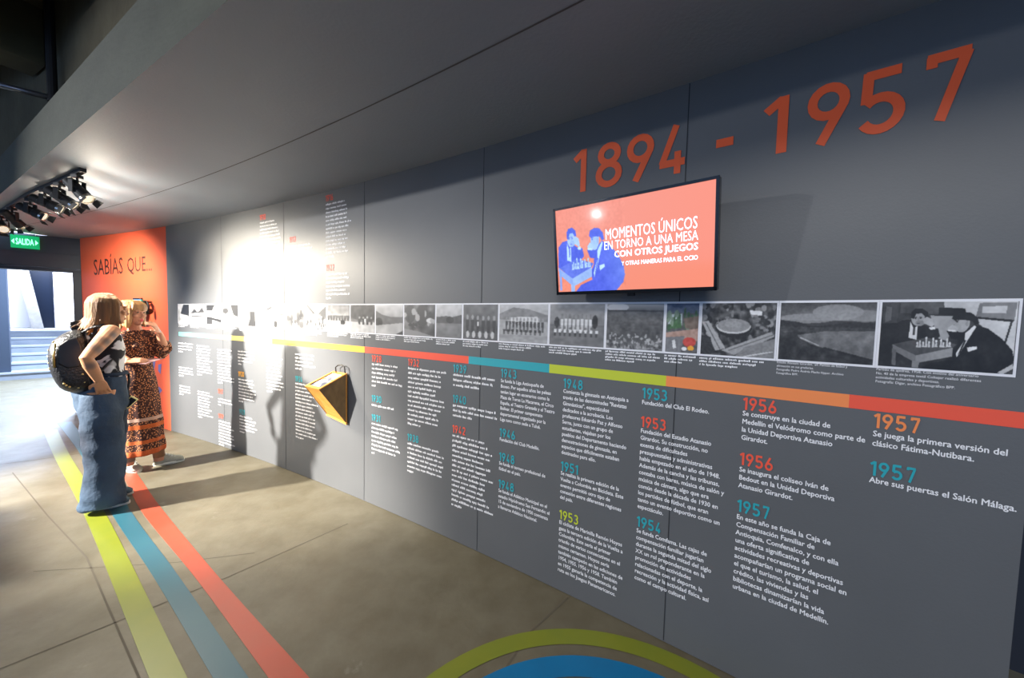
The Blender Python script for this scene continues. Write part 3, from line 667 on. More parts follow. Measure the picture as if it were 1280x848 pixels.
def pc_field():
    P = Pic(130, 96, 60); P.grad(60, 120, 0, .3).noise(26, 7, 0, .3); P.ell(.62, .16, .26, .13, 165, .7); P.ell(.3, .27, .3, .08, 150, .8); P.ell(.9, .22, .18, .1, 150, .6)
    P.poly([(0, .30), (.2, .33), (.38, .40), (.6, .36), (.75, .32), (1, .33), (1, .5), (0, .5)], 44); P.poly([(0, .42), (1, .42), (1, .56), (0, .58)], 62).noise(14, 40, .4, .58)
    P.poly([(0, .52), (1, .48), (1, 1), (0, 1)], 50); P.poly([(.2, .56), (.5, .48), (1, .46), (1, .92), (.7, .84), (.38, .72), (.24, .62)], 108).line(.24, .60, .45, .73, .016, 190).line(.5, .76, 1, .93, .03, 40); return P.noise(22, 16, .5, 1).noise(12, 60)
def pc_arena():
    P = Pic(118, 92, 70); P.noise(50, 22).specks(90, 0, .75, (40, 50, 120, 140, 36), .03)
    P.ell(.45, .47, .25, .17, 36).ell(.45, .44, .235, .14, 200).ell(.45, .42, .225, .125, 140).ell(.45, .40, .12, .06, 160, .6)
    P.poly([(0, .36), (.1, .34), (.36, .86), (.22, .92)], 165); P.poly([(.3, .9), (.95, .52), (1, .60), (.48, .98)], 160); P.line(.06, .38, .28, .88, .014, 90).line(.4, .9, .98, .57, .014, 90)
    P.poly([(.62, .82), (1, .64), (1, 1), (.5, 1)], 130); P.poly([(0, .62), (.14, .66), (.2, .98), (0, 1)], 52); P.poly([(.66, .13), (.82, .15), (.82, .23), (.67, .21)], 225); P.line(.6, 1, .98, .88, .02, 210); return P.noise(14, 50)
def pc_plaza():
    P = Pic(60, 92, 90); P.grad((70, 84, 110), (96, 104, 118), 0, .2); P.poly([(.05, .22), (.5, .2), (.5, .45), (.05, .5)], (178, 190, 190)); P.poly([(.15, .34), (.45, .3), (.5, .5), (.1, .52)], (74, 110, 70)).specks(20, .2, .5, ((66, 96, 66), (120, 140, 120)), .05)
    P.poly([(.55, .3), (1, .25), (1, .55), (.6, .5)], (110, 96, 84)); P.poly([(0, .6), (1, .5), (1, .75), (0, .72)], (170, 140, 126)); P.poly([(0, .7), (.6, .66), (.5, 1), (0, 1)], (120, 120, 122)); P.ell(.75, .78, .2, .1, (190, 70, 60)).ell(.8, .9, .1, .05, (235, 170, 60)).ell(.6, .92, .08, .04, (230, 230, 230)).line(.25, .75, .3, .92, .1, (215, 215, 215)); return P.noise(16, 16)
def pc_haze():
    P = Pic(90, 88, 90); P.grad(170, 118, 0, .14); P.ell(.2, .08, .2, .09, 205); P.grad(96, 84, .14, .75); P.grad(84, 130, .75, 1); P.noise(14, 30, .14, .8).specks(160, .66, 1, (170, 150, 80, 90), .02); P.line(0, .15, 1, .16, .03, 72); return P.noise(16, 12, .1, 1)
def team(P, n, v0, hts, shirt, legs, u0=.08, u1=.92, r=.026):
    for k in range(n):
        x = u0 + (u1 - u0) * (k + .5) / n; h = hts * (.95 + .1 * rng.random())
        P.ell(x, v0 - h, r * .7, h * .16, 120 if shirt > 90 else 150); P.poly([(x - r, v0 - h * .82), (x + r, v0 - h * .82), (x + r * .9, v0 - h * .4), (x - r * .9, v0 - h * .4)], shirt); P.poly([(x - r * .8, v0 - h * .42), (x + r * .8, v0 - h * .42), (x + r * .7, v0), (x - r * .7, v0)], legs)
def pc_team(): 
    P = Pic(80, 82, 120); P.grad(150, 128, 0, .5); P.grad(104, 120, .5, 1); team(P, 8, .66, .36, 215, 190, .2, .8); P.ell(.14, .45, .05, .14, 60).ell(.84, .42, .05, .16, 52); team(P, 9, .78, .2, 220, 70, .06, .92); return P.noise(16, 16)
def pc_crowd():
    P = Pic(80, 76, 165); P.grad(190, 165, 0, .3); P.poly([(0, .25), (.3, .08), (.6, .12), (1, .28), (1, .45), (0, .4)], 128); P.poly([(.25, .34), (.8, .32), (.85, .5), (.25, .5)], 210); team(P, 11, .72, .32, 70, 84, .12, .94); team(P, 9, .8, .16, 60, 100, .06, .9); P.grad(150, 165, .82, 1); return P.noise(16, 18)
def pc_four():
    P = Pic(62, 70, 84); P.grad(110, 84, 0, .5); P.noise(20, 8); team(P, 6, .8, .42, 60, 54, .05, .98, .05)
    for k in range(5): P.ell(.14 + .18 * k, .86, .05, .10, 190)
    P.line(.44, .48, .44, .62, .05, 210); return P
def pc_fieldline(): P = Pic(50, 62, 150); P.grad(190, 170, 0, .4); P.poly([(0, .38), (.4, .34), (.6, .38), (1, .3), (1, .56), (0, .56)], 84); P.ell(.55, .46, .16, .1, 58); P.grad(120, 112, .56, 1); return P.noise(14, 10)
def pc_trees(): P = Pic(56, 60, 90); P.noise(50, 7); P.ell(.2, .3, .18, .3, 70).ell(.6, .35, .2, .36, 64).ell(.85, .5, .12, .08, 200); P.poly([(0, .78), (.5, .86), (1, 1), (0, 1)], 130); P.specks(14, .2, .7, (160, 60), .05); return P
def pc_hill(): P = Pic(52, 56, 150); P.grad(185, 160, 0, .4); P.poly([(0, .2), (.25, .34), (.6, .42), (1, .4), (1, .62), (0, .7)], 96); P.ell(.12, .6, .14, .16, 52); P.poly([(0, .72), (1, .6), (1, 1), (0, 1)], 165); P.poly([(.75, 1), (1, .86), (1, 1)], 70); return P.noise(18, 8)
def pc_walk(): P = Pic(48, 52, 90); P.noise(50, 9, 0, .6); P.ell(.35, .25, .4, .3, 66).ell(.8, .3, .3, .28, 58); P.grad(180, 170, .62, 1); team(P, 4, .72, .26, 60, 50, .3, .95, .05); P.line(.62, .5, .62, .62, .06, 230); return P.noise(18, 10)
def pc_square(): P = Pic(46, 50, 150); P.grad(112, 140, 0, .35); P.grad(170, 180, .6, 1); team(P, 8, .6, .24, 80, 70, 0, 1, .06); P.ell(.7, .66, .1, .09, 24); return P.noise(22, 10)
def pc_stand(): P = Pic(40, 46, 195); P.poly([(0, 0), (.12, 0), (.45, .3), (.5, .38), (.36, .36)], 70); P.poly([(1, .05), (1, .55), (.6, .38), (.75, .22)], 78); P.line(.3, .36, .75, .40, .04, 110); P.specks(40, .5, 1, (60, 90, 120), .04); return P
def pc_slope(): P = Pic(36, 46, 205); P.poly([(0, .5), (.5, .36), (.8, .16), (1, .3), (1, 1), (0, 1)], 96); P.specks(18, .4, .9, (60, 200, 70), .08); P.line(.84, .1, .84, .5, .06, 50); return P.noise(20, 6)
def gen(k):
    def f():
        P = Pic(30, 42, 180); P.noise(60, 4 + k % 3)
        if k == 0: P.poly([(.5, .0), (1, 0), (1, .6), (.6, .55), (.2, .5)], 44)
        if k == 1: P.poly([(.1, .45), (.3, .2), (.5, .4), (.8, .15), (.95, .4)], 56).line(.1, .62, .95, .62, .06, 40)
        if k == 2: P.poly([(0, 0), (.6, 0), (.4, .3), (0, .3)], 44).poly([(0, .6), (1, .75), (1, .9), (0, .7)], 40).poly([(0, .7), (.4, .75), (.4, 1), (0, 1)], 56)
        if k == 3: P.poly([(.5, 0), (1, 0), (1, .6), (.7, .5)], 44).ell(.2, .3, .2, .15, 56)
        if k == 4: P.poly([(.65, .3), (.95, .3), (1, 1), (.5, 1), (.62, .7)], 44).line(0, .5, .6, .48, .03, 60)
        if k == 5: P.line(.3, .35, .95, .1, .08, 36).specks(14, .3, .6, (110, 130), .07).ell(.6, .85, .25, .14, 130)
        if k == 6: P.line(0, .42, 1, .44, .05, 40).line(0, .52, 1, .54, .04, 56).ell(.15, .85, .2, .15, 40).line(.3, .6, .9, .8, .06, 50)
        return P
    return f
M_PHOTO = attr_mat('photo_print', .45)
BX = [-5.945, -5.656, -5.268, -4.906, -4.545, -4.189, -3.87, -3.642, -3.318, -2.973, -2.638, -2.306, -1.97, -1.631, -1.376, -1.071, -.706, -.361, -.061, .094, .387, .687, 1.01]
PF = [gen(0), gen(1), gen(2), gen(3), gen(4), gen(5), gen(6), pc_slope, pc_stand, pc_square, pc_walk, pc_hill, pc_trees, pc_fieldline, pc_four, pc_crowd, pc_team, pc_haze, pc_plaza, pc_arena, pc_field, pc_chess]
PL = ['washed-out photograph at the left end of the strip, nearest the orange wall', 'washed-out photograph with a zigzag row of figures, second from the strip\'s left end', 'washed-out photograph third from the left end of the strip', 'washed-out photograph, dark only along its right side, fourth from left end',
 'washed-out photograph with a tall dark shape on its right, fifth from left end', 'washed-out photograph with a dark slanting line, sixth from left end', 'narrow washed-out photograph with horizontal lines, seventh from left end', 'photograph of a crowded slope under a white sky', 'photograph of a stadium stand with dark wedge-shaped roofs', 'photograph of a crowd gathered on a pale square',
 'photograph of people walking below dark trees', 'photograph of a pale road under a low hill', 'photograph of a bank of dark trees beside a path', 'photograph of an empty field with a dark treeline and pale sky', 'photograph of a row of men with white shapes along the bottom', 'photograph of a group posed before a long pale building and hill', 'photograph of a sports team in white shirts posed in two rows', 'hazy photograph of a city seen from above', 'narrow colour photograph of a plaza with trees and cars', 'photograph of a round arena from the air with crossing roads', 'photograph of a stadium field under bright clouds and dark hills', 'large photograph of two men in suits playing chess, at right end of strip']
CAP = {20: ['Estadio Atanasio Girardot.  s/f. Partido de fútbol y', 'afirmación en sus graderías.', 'Fotografía: Pedro Andrés Placks Hyper. Archivo', 'Fotográfico BPP.'], 21: ['Partido de ajedrez, 1958. Con motivo del aniversario', 'No. 40 de la empresa textil Coltejer realizó diferentes', 'actividades culturales y deportivas.', 'Fotografía: Digar, archivo Fotográfico BPP.']}
Z0, Z1 = 1.462, 1.715
for i in range(22):
    s0, s1 = BX[i], BX[i + 1]; e = thing('photograph', W((s0 + s1) / 2, Z0), PL[i], 'photograph', 'photographs in the strip along the wall')
    put('border', wall_strip(s0 + .0003, s1 - .0003, Z0, Z1, .003, 4, .0028), M_WPRINT, parent=e)
    m = .007 if i > 8 else .013
    P = PF[i](); me = pic_mesh(P, lambda u, v: W(s0 + m + u * (s1 - s0 - 2 * m), Z1 - .009 - v * (Z1 - Z0 - .018), .0042) - Vector(e['o']), 'picture')
    put('picture', me, M_PHOTO, parent=e, normals=False)
    b = MB()
    if i in CAP: para(b, CAP[i], s0 + .004, Z0 - .002, .0152, .0132 if i == 21 else .0126, .004, .86)
    else: bars(b, rag(3 if i != 17 else 4, (s1 - s0) * .95, .55), s0 + .004, Z0 - .002, .0152, .0068, .42)
    put('caption', b, M_WHITE, parent=e, normals=False)

# ------------------------------------------------------------------ television
TS, TZ, TO, TT, TY, TWd, THt = -.2086, 1.969, .20, .139, .0774, .7628, .4448
n0, t0 = wn(TS), wt(TS); t2 = t0 * math.cos(TY) + n0 * math.sin(TY); n2 = n0 * math.cos(TY) - t0 * math.sin(TY)
up = Vector((0, 0, 1)) * math.cos(TT) - n2 * math.sin(-TT); nrm = (n2 * math.cos(TT) - Vector((0, 0, 1)) * math.sin(TT))
tvc = W(TS, TZ, TO); TM = Matrix((t2, nrm, up)).transposed()
tv = thing('television', tvc, 'wall-mounted flat television showing two blue-toned chess players on coral', 'television')
def TVP(u, v, d=0): return tvc + t2 * ((u - .5) * TWd) + up * ((.5 - v) * THt) + nrm * d
b = MB(); b.box(tvc - nrm * .021, (TWd, .04, THt), TM); put('housing', b, M_BLACKG, parent=tv, bevel=.004)
b = MB(); b.box(tvc - nrm * .055, (TWd * .62, .05, THt * .6), TM); put('rear_cover', b, M_BLACK, parent=tv, bevel=.01)
b = MB(); bz = .012
for (c, s) in ((TVP(.5, 0, .002) - up * bz / 2, (TWd, .006, bz)), (TVP(.5, 1, .002) + up * .008, (TWd, .006, .016)), (TVP(0, .5, .002) + t2 * bz / 2, (bz, .006, THt)), (TVP(1, .5, .002) - t2 * bz / 2, (bz, .006, THt))): b.box(c, s, TM)
put('bezel', b, M_BLACKG, parent=tv)
b = MB(); wc = W(TS, TZ, .006); b.box(wc, (.3, .012, .22), Matrix((t0, n0, Vector((0, 0, 1)))).transposed())
for sx in (-.1, .1): b.cyl(wc + t0 * sx, tvc - nrm * .075 + t2 * sx, .012, 10)
put('wall_bracket', b, M_BLACK, parent=tv)
b = MB(); b.box(TVP(.53, 1.012, -.006), (.03, .02, .018), TM); put('sensor', b, M_BLACKG, parent=tv)
P = Pic(300, 170, 0); P.a[:] = (242, 138, 112); P.a += (np.clip(1 - np.hypot(P.u - .3, P.v * .6), 0, 1)[..., None]) * np.array((-6, 8, 14))
def duo(t): k = (t / 255) ** .8 if t > 100 else t / 255 * .7; return tuple(np.array((70, 88, 226)) * (1 - k) + np.array((200, 240, 255)) * k)
def mp(u, v): return .115 + (u - .30) * .545, .335 + (v - .22) * .86
draw_chess(P, duo, mp, (.545, .86)); P.noise(7, 90, 0, 1, 0, .5)
P.poly([mp(*qph(*q)) for q in [(215, 480), (205, 420), (225, 425), (260, 490)]], (130, 170, 245))
blue = P.a[..., 2] > P.a[..., 0] + 40; kk = np.clip((P.u - .30) / .2, 0, 1)[..., None] * np.clip(1.3 - np.abs(P.v - .72) * 3, 0, 1)[..., None] * .45
P.a = np.where(blue[..., None] & (P.a[..., :1] < 110), P.a * (1 - kk) + np.array((140, 176, 255)) * kk, P.a); P.noise(10, 26, .3, 1, 0, .5)
SMAT = attr_mat('lit_screen', .09, emit=.98); SMAT.node_tree.nodes['Principled BSDF'].inputs['Specular IOR Level'].default_value = .5
ix, iy = bz / TWd, bz / THt; iyb = .016 / THt
me = pic_mesh(P, lambda u, v: TVP(ix + u * (1 - 2 * ix), iy + v * (1 - iy - iyb), .001) - Vector(tv['o']), 'screen')
scr = put('screen', me, SMAT, parent=tv, normals=False)
M_SWH = mat('white_screen_text', (238, 240, 255), .3, emit=1.0)
b = MB()
def tvtext(body, u0, u1, v0, v1, bold):
    a, fs = fit_text(body, (u1 - u0) * TWd, (v1 - v0) * THt, bold)
    b.add([TVP(u0, v1, .0018) + t2 * q[0] + up * q[1] + nrm * q[2] for q in a], fs)
tvtext('MOMENTOS ÚNICOS', .375, .90, .285, .425, .004); tvtext('EN TORNO A UNA MESA', .365, .905, .44, .53, .004)
tvtext('CON OTROS JUEGOS', .43, .905, .55, .64, .03); tvtext('Y OTRAS MANERAS PARA EL OCIO', .475, .905, .665, .71, .025)
put('screen_lettering', b, M_SWH, parent=tv, normals=False)

# ------------------------------------------------------------------ wooden wedge box on the wall
def wv(x, y, off): return hit_wall(x, y, off)
A_, B_, C_, D_ = wv(381, 483.7, .27), wv(416.7, 465, .014), wv(434, 468, .012), wv(399, 488, .235)
F_, G_ = wv(434, 531, .012), wv(409, 519, .014)
box = thing('wooden_display_box', C_, 'wedge-shaped wooden box with sloping lid fixed to the grey wall', 'display box')
M_PLY = mat('plywood', (226, 158, 72), .5, c2=(206, 134, 56), scale=7, stretch=(1, 1, 6), bump=.05)
M_BRN = mat('aged_brown_wood', (150, 114, 66), .6, c2=(104, 78, 44), scale=9, stretch=(1, 3, 1), bump=.1)
def thick_poly(b, P, inward, t):
    P = [Vector(q) for q in P]; b.hull(P, [q + inward * t for q in P])
cen = (A_ + B_ + C_ + D_ + F_ + G_) / 6
def plate(name, P, m, t=.012, label=None):
    P = [Vector(q) for q in P]; c = sum(P, Vector()) / len(P); n = (P[1] - P[0]).cross(P[2] - P[0]).normalized()
    if n.dot(cen - c) < 0: n = -n
    b = MB(); thick_poly(b, P, n, t); return put(name, b, m, parent=box, label=label)
plate('side_panel', [D_, C_, F_], M_BRN, .01, 'dark brown side panel'); plate('side_panel', [A_, B_, G_], M_BRN, .01)
plate('front_panel', [A_, D_, F_, G_], M_PLY, .012, 'light plywood front')
plate('back_panel', [B_, C_, F_, G_], M_PLY, .012)
def lerp(a, c, k): return a + (c - a) * k
def inset(k): 
    m_ = (A_ + B_ + C_ + D_) / 4; return [lerp(q, m_, k) for q in (A_, B_, C_, D_)]
O4 = [A_, B_, C_, D_]; I4 = inset(.2); upn = (B_ - A_).cross(D_ - A_).normalized(); upn = upn if upn.z > 0 else -upn
b = MB()
for i in range(4):
    j = (i + 1) % 4; b.hull([O4[i], O4[j], I4[j], I4[i]], [q + upn * .01 for q in (O4[i], O4[j], I4[j], I4[i])])
put('lid_frame', b, M_PLY, parent=box)
b = MB(); b.hull([q - upn * .006 for q in I4], [q + upn * .002 for q in I4]); put('lid_panel', b, mat('lid_print', (92, 98, 112), .3, c2=(200, 200, 204), scale=11, amt=.12), parent=box)
b = MB(); b.hull([lerp(A_, B_, .5) + upn * .003, lerp(A_, B_, .58) + upn * .003, lerp(D_, C_, .58) + upn * .003, lerp(D_, C_, .5) + upn * .003], [lerp(A_, B_, .5) + upn * .005, lerp(A_, B_, .58) + upn * .005, lerp(D_, C_, .58) + upn * .005, lerp(D_, C_, .5) + upn * .005])
put('lid_strip', b, mat('orange_strip', (225, 120, 70), .5), parent=box)
hp = [(420, 466), (419.5, 459.5), (422, 457), (427, 456.4), (430.5, 459), (431.5, 467)]
b = MB(); b.tube([wv(x, y, .03) for x, y in hp], .005, 8); put('handle', b, mat('dark_wire', (60, 58, 54), .4, metal=.8), parent=box, smooth=True)

# ------------------------------------------------------------------ tablet and headphones on the orange wall
WM = lambda s: Matrix((wt(s), wn(s), Vector((0, 0, 1)))).transposed()
ts, tz = sz(180, 388)
tab = thing('wall_tablet', W(ts, tz, .06), 'small lit tablet screen mounted on the orange wall behind the blonde hair', 'tablet')
b = MB(); b.box(W(ts, tz, .06), (.24, .022, .33), WM(ts)); put('case', b, M_BLACKG, parent=tab, bevel=.006)
b = MB(); b.box(W(ts, tz, .0725), (.205, .003, .285), WM(ts)); put('screen', b, mat('blue_white_screen', (120, 180, 240), .2, emit=.9, c2=(190, 220, 250), scale=9), parent=tab)
b = MB(); b.box(W(ts, tz, .025), (.1, .05, .12), WM(ts)); put('bracket', b, M_BLACK, parent=tab)
hs_, hz = sz(190, 378)
hk = thing('wall_hook', W(hs_, hz), 'small hook with teal knob on the orange wall beside the tablet', 'hook')
b = MB(); b.cyl(W(hs_, hz, 0), W(hs_, hz, .09), .012, 12); put('peg', b, M_BLACK, parent=hk)
b = MB(); b.ell(W(hs_, hz, .105), (.03, .03, .03)); put('knob', b, mat('teal_knob', (40, 130, 120), .4), parent=hk, smooth=True)
h0 = W(hs_ - .02, hz, .06)
hd = thing('headphones', h0 + Vector((0, 0, -.1)), 'black headphones hanging from the hook beside the tablet', 'headphones')
tt = wt(hs_); b = MB(); b.tube([h0 + tt * (.085 * math.cos(a_)) + Vector((0, 0, -.075 + .09 * math.sin(a_))) for a_ in np.linspace(-.25, PI + .25, 17)], .011, 8); put('headband', b, M_BLACK, parent=hd, smooth=True)
for sg in (-1, 1):
    c = h0 + tt * (.085 * sg) + Vector((0, 0, -.125)); b = MB(); b.tube([c - tt * (.03 * sg), c - tt * (.02 * sg), c + tt * (.012 * sg), c + tt * (.022 * sg)], [.03, .042, .042, .03], 16); put('ear_cup', b, M_BLACKG, parent=hd, smooth=True)

# ------------------------------------------------------------------ people
def fuse(mb, org, voxel=.008, smooth=4, name='m'):
    me = mb.mesh(name, org); finish(me); o = bpy.data.objects.new('tmp', me); COL.objects.link(o)
    r = o.modifiers.new('r', 'REMESH'); r.mode = 'VOXEL'; r.voxel_size = voxel; r.use_smooth_shade = True
    if smooth: s = o.modifiers.new('s', 'SMOOTH'); s.iterations = smooth; s.factor = .5
    bpy.context.view_layer.update()
    out = bpy.data.meshes.new_from_object(o.evaluated_get(bpy.context.evaluated_depsgraph_get())); out.name = name
    bpy.data.objects.remove(o); bpy.data.meshes.remove(me); return out
def tint(me, fn):
    n = len(me.vertices); co = np.empty(n * 3); me.vertices.foreach_get('co', co); co = co.reshape(-1, 3)
    c = fn(co) / 255.0; c = np.where(c <= .04045, c / 12.92, ((c + .055) / 1.055) ** 2.4)
    at = me.color_attributes.new('tint', 'FLOAT_COLOR', 'POINT'); q = np.ones((n, 4), np.float32); q[:, :3] = c; at.data.foreach_set('color', q.ravel())
def ripple(me, amp, freq, seed=0):
    """cloth folds: shift vertices along their normals by smooth sums of sines"""
    r = np.random.default_rng(seed); n = len(me.vertices); co = np.empty(n * 3); me.vertices.foreach_get('co', co); co = co.reshape(-1, 3)
    no = np.empty(n * 3); me.vertex_normals.foreach_get('vector', no); no = no.reshape(-1, 3); d = np.zeros(n)
    for _ in range(7):
        k = r.normal(size=3) * np.array((1, 1, .7)); k /= np.linalg.norm(k); d += np.sin(co @ k * freq * (.6 + r.random()) + r.random() * 6.28) / 7 * 2
    co += no * (d * amp)[:, None]; me.vertices.foreach_set('co', co.ravel()); me.update()
SKIN = attr_mat('skin', .5)
class Fig:
    def __init__(s, base):
        s.b = base; s.d = Vector((base.x, base.y, 0)).normalized(); s.u = Vector((s.d.y, -s.d.x, 0))
    def P(s, px, py, dep=0.0):
        r_ = ray(px, py); t = (s.b.dot(s.d) + dep) / r_.dot(s.d); return r_ * t + Vector((0, 0, CAM_H))
def face_parts(b, c, Fd, up, k=1.0):
    """head around centre c facing Fd; returns the frame used for the tints"""
    Fd = Fd.normalized(); sd = Fd.cross(up).normalized(); up = sd.cross(Fd).normalized(); Mh = Matrix((sd, Fd, up)).transposed()
    Q = lambda x, y, z: c + sd * (x * k) + Fd * (y * k) + up * (z * k)
    b.ell(Q(0, -.012, .028), (.074 * k, .092 * k, .088 * k), Mh); b.ell(Q(0, .022, -.03), (.060 * k, .070 * k, .078 * k), Mh); b.ell(Q(0, .058, -.088), (.030 * k, .028 * k, .024 * k), Mh)
    b.ell(Q(0, .075, .035), (.056 * k, .022 * k, .02 * k), Mh)
    b.tube([Q(0, .082, .018), Q(0, .098, -.012), Q(0, .108, -.030)], [.009 * k, .012 * k, .015 * k], 10); b.ell(Q(0, .092, -.035), (.018 * k, .014 * k, .009 * k), Mh)
    b.ell(Q(0, .086, -.058), (.024 * k, .011 * k, .0065 * k), Mh); b.ell(Q(0, .085, -.069), (.021 * k, .011 * k, .007 * k), Mh)
    for sg in (-1, 1):
        b.ell(Q(.040 * sg, .068, -.018), (.022 * k, .018 * k, .018 * k), Mh); b.ell(Q(.076 * sg, -.008, -.012), (.010 * k, .022 * k, .032 * k), Mh); b.ell(Q(.031 * sg, .078, .016), (.013 * k, .010 * k, .008 * k), Mh)
    return Q, Mh
def hand(b, w, dirn, palm_n, k=1.0, curl=.35, thumb_side=1):
    """palm from wrist w along dirn, palm normal palm_n, five fingers curling towards palm_n"""
    dirn = dirn.normalized(); palm_n = (palm_n - dirn * palm_n.dot(dirn)).normalized(); sd = dirn.cross(palm_n) * thumb_side
    b.tube([w - dirn * .02, w, w + dirn * .03 * k, w + dirn * .075 * k, w + dirn * .085 * k], [(.018, .024), (.017, .026), (.014, .036), (.013, .038), (.010, .034)], 14, up=palm_n)
    for i, L_ in enumerate((.068, .076, .071, .056)):
        q = w + dirn * .08 * k + sd * ((.029 - .0195 * i) * k); pts = [q - dirn * .015]; dr = (dirn + sd * (.14 - .1 * i)).normalized(); seg = L_ / 3 * k; pts.append(q)
        for j in range(3):
            dr = (dr * math.cos(curl) + palm_n * math.sin(curl)).normalized(); q = q + dr * seg; pts.append(q)
            ax_ = dr.cross(sd)
        b.tube(pts, [.0095 * k, .0095 * k, .009 * k, .0085 * k, .006 * k], 9)
    q = w + dirn * .022 * k + sd * .026 * k; d1 = (dirn * .6 + sd * .8 + palm_n * .25).normalized(); d2 = (dirn * .9 + sd * .3 + palm_n * .35).normalized()
    b.tube([q - d1 * .02, q, q + d1 * .035 * k, q + d1 * .035 * k + d2 * .032 * k], [.012 * k, .0125 * k, .011 * k, .007 * k], 9)
Z = Vector((0, 0, 1))
def blob_tint(base, marks, seed=1, var=6):
    def fn(co):
        c = np.tile(np.array(base, float), (len(co), 1)); r = np.random.default_rng(seed); c += r.normal(size=(len(co), 1)) * var * .3
        for (q, r_, col, hard) in marks:
            d = np.linalg.norm(co - np.array(q), axis=1); k = np.clip((r_ - d) / (r_ * hard), 0, 1)[:, None]; c = c * (1 - k) + np.array(col, float) * k
        return np.clip(c, 0, 255)
    return fn

def locks(b, Q, rad, gap, zend, n=30, seed=3, layers=2, rr=.020, flare=.02):
    """bob of tapering locks falling from the crown round the back and sides; gap = open half-angle at the face"""
    r = np.random.default_rng(seed)
    for ly in range(layers):
        for i in range(n):
            th = gap + (2 * PI - 2 * gap) * (i + .5 * ly) / n + r.normal() * .04; dx, dy = math.sin(th), math.cos(th)
            rx, ry, rz = rad; k = 1 - .10 * ly; pts = []
            for ph in (.18, .6, 1.0, 1.4): pts.append(Q(rx * k * math.sin(ph) * dx, -.015 + ry * k * math.sin(ph) * dy, .035 + rz * k * math.cos(ph)))
            ze = zend * (1 + .14 * r.normal()) + .02 * ly
            fl_ = flare * (1 + r.normal() * .6)
            pts.append(Q(rx * k * dx * 1.0, -.015 + ry * k * dy, (.02 + ze) * .5)); pts.append(Q((rx * k + fl_ * .3) * dx, -.015 + (ry * k + fl_ * .6) * dy, ze * .75)); pts.append(Q((rx * k + fl_) * dx, -.015 + (ry * k + fl_ * 1.5) * dy, ze))
            b.tube(pts, [rr * .7, rr, rr * 1.05, rr * 1.05, rr, rr * .8, rr * .25], 8)
# ---- first visitor: jeans, black and white top, backpack
F1 = Fig(fl(131, 634)); f = F1.P; base1 = F1.b.copy(); fwd1 = (F1.u * .86 + F1.d * .5).normalized(); left1 = Z.cross(fwd1)
def rel(q, o): return Vector(q) - Vector(o)
b = MB()
pel = f(127, 482, .02); nek = f(126, 408, .0); hdc = f(137, 388, .02)
shR, shL = f(139, 414, -.15), f(113, 413, .16)
b.tube([f(128, 505, .02), pel, f(128, 455, .02), f(127, 430, .0), f(126, 416, 0), f(126, 408, 0)], [(.10, .12), (.115, .145), (.095, .125), (.10, .14), (.07, .12), (.05, .055)], 20, up=fwd1)
b.tube([f(126, 412, 0), f(130, 402, .01), hdc - Z * .04], [.055, .050, .050], 14)
Qh, Mh1 = face_parts(b, hdc, (F1.u * .97 + F1.d * .28 - Z * .04), Z, 1.0)
elR = f(108, 448, -.30); wrR = f(124, 476, -.22)
b.tube([f(130, 416, -.08), shR, shR + (elR - shR) * .35, shR + (elR - shR) * .75, elR, elR + (wrR - elR) * .3, elR + (wrR - elR) * .75, wrR], [.055, .054, .050, .043, .038, .041, .033, .027], 16)
hand(b, wrR, (f(130, 492, -.17) - wrR), (F1.d), 1.0, .22, -1)
elL = f(122, 446, .34); wrL = f(130, 468, .28)
b.tube([f(120, 416, .08), shL, shL + (elL - shL) * .4, elL, elL + (wrL - elL) * .5, wrL], [.055, .053, .046, .037, .036, .026], 14); hand(b, wrL, -Z, -left1, 1.0, .5, 1)
for sx, dp in ((0, -.07), (2, .13)):
    b.tube([f(128 + sx, 488, dp), f(133 + sx, 520, dp), f(134 + sx, 560, dp), f(132 + sx, 600, dp), f(130 + sx, 622, dp)], [.095, .08, .055, .05, .04], 14)
    an = f(129 + sx, 628, dp); an.z = .06; b.tube([an - fwd1 * .03, an, an + fwd1 * .08 - Z * .025, an + fwd1 * .11 - Z * .03], [.033, .036, .024, .014], 12)
me = fuse(b, base1, .0042, 2, 'person')
mk = [(rel(Qh(.0, .098, -.062), base1), .024, (176, 84, 80), .5)]
for sg in (-1, 1): mk += [(rel(Qh(.031 * sg, .086, .012), base1), .014, (60, 44, 36), .5), (rel(Qh(.031 * sg, .085, .034), base1), .014, (110, 78, 52), .7)]
ua = elR - shR
for k_, o_ in ((.15, .03), (.3, -.03), (.42, .03), (.6, -.02), (.72, .03)): mk.append((rel(shR + ua * k_ - F1.d * .035 + F1.u * o_, base1), .042, (120, 98, 88), .8))
mk.append((rel(elR + (wrR - elR) * .3 - F1.d * .03, base1), .04, (122, 96, 86), .6))
tint(me, blob_tint((190, 136, 98), mk))
p1 = put('person', me, SKIN, org=base1, smooth=True, normals=False)
tag(p1, 'person in wide blue jeans and black and white sleeveless top, standing hand on hip', 'person')
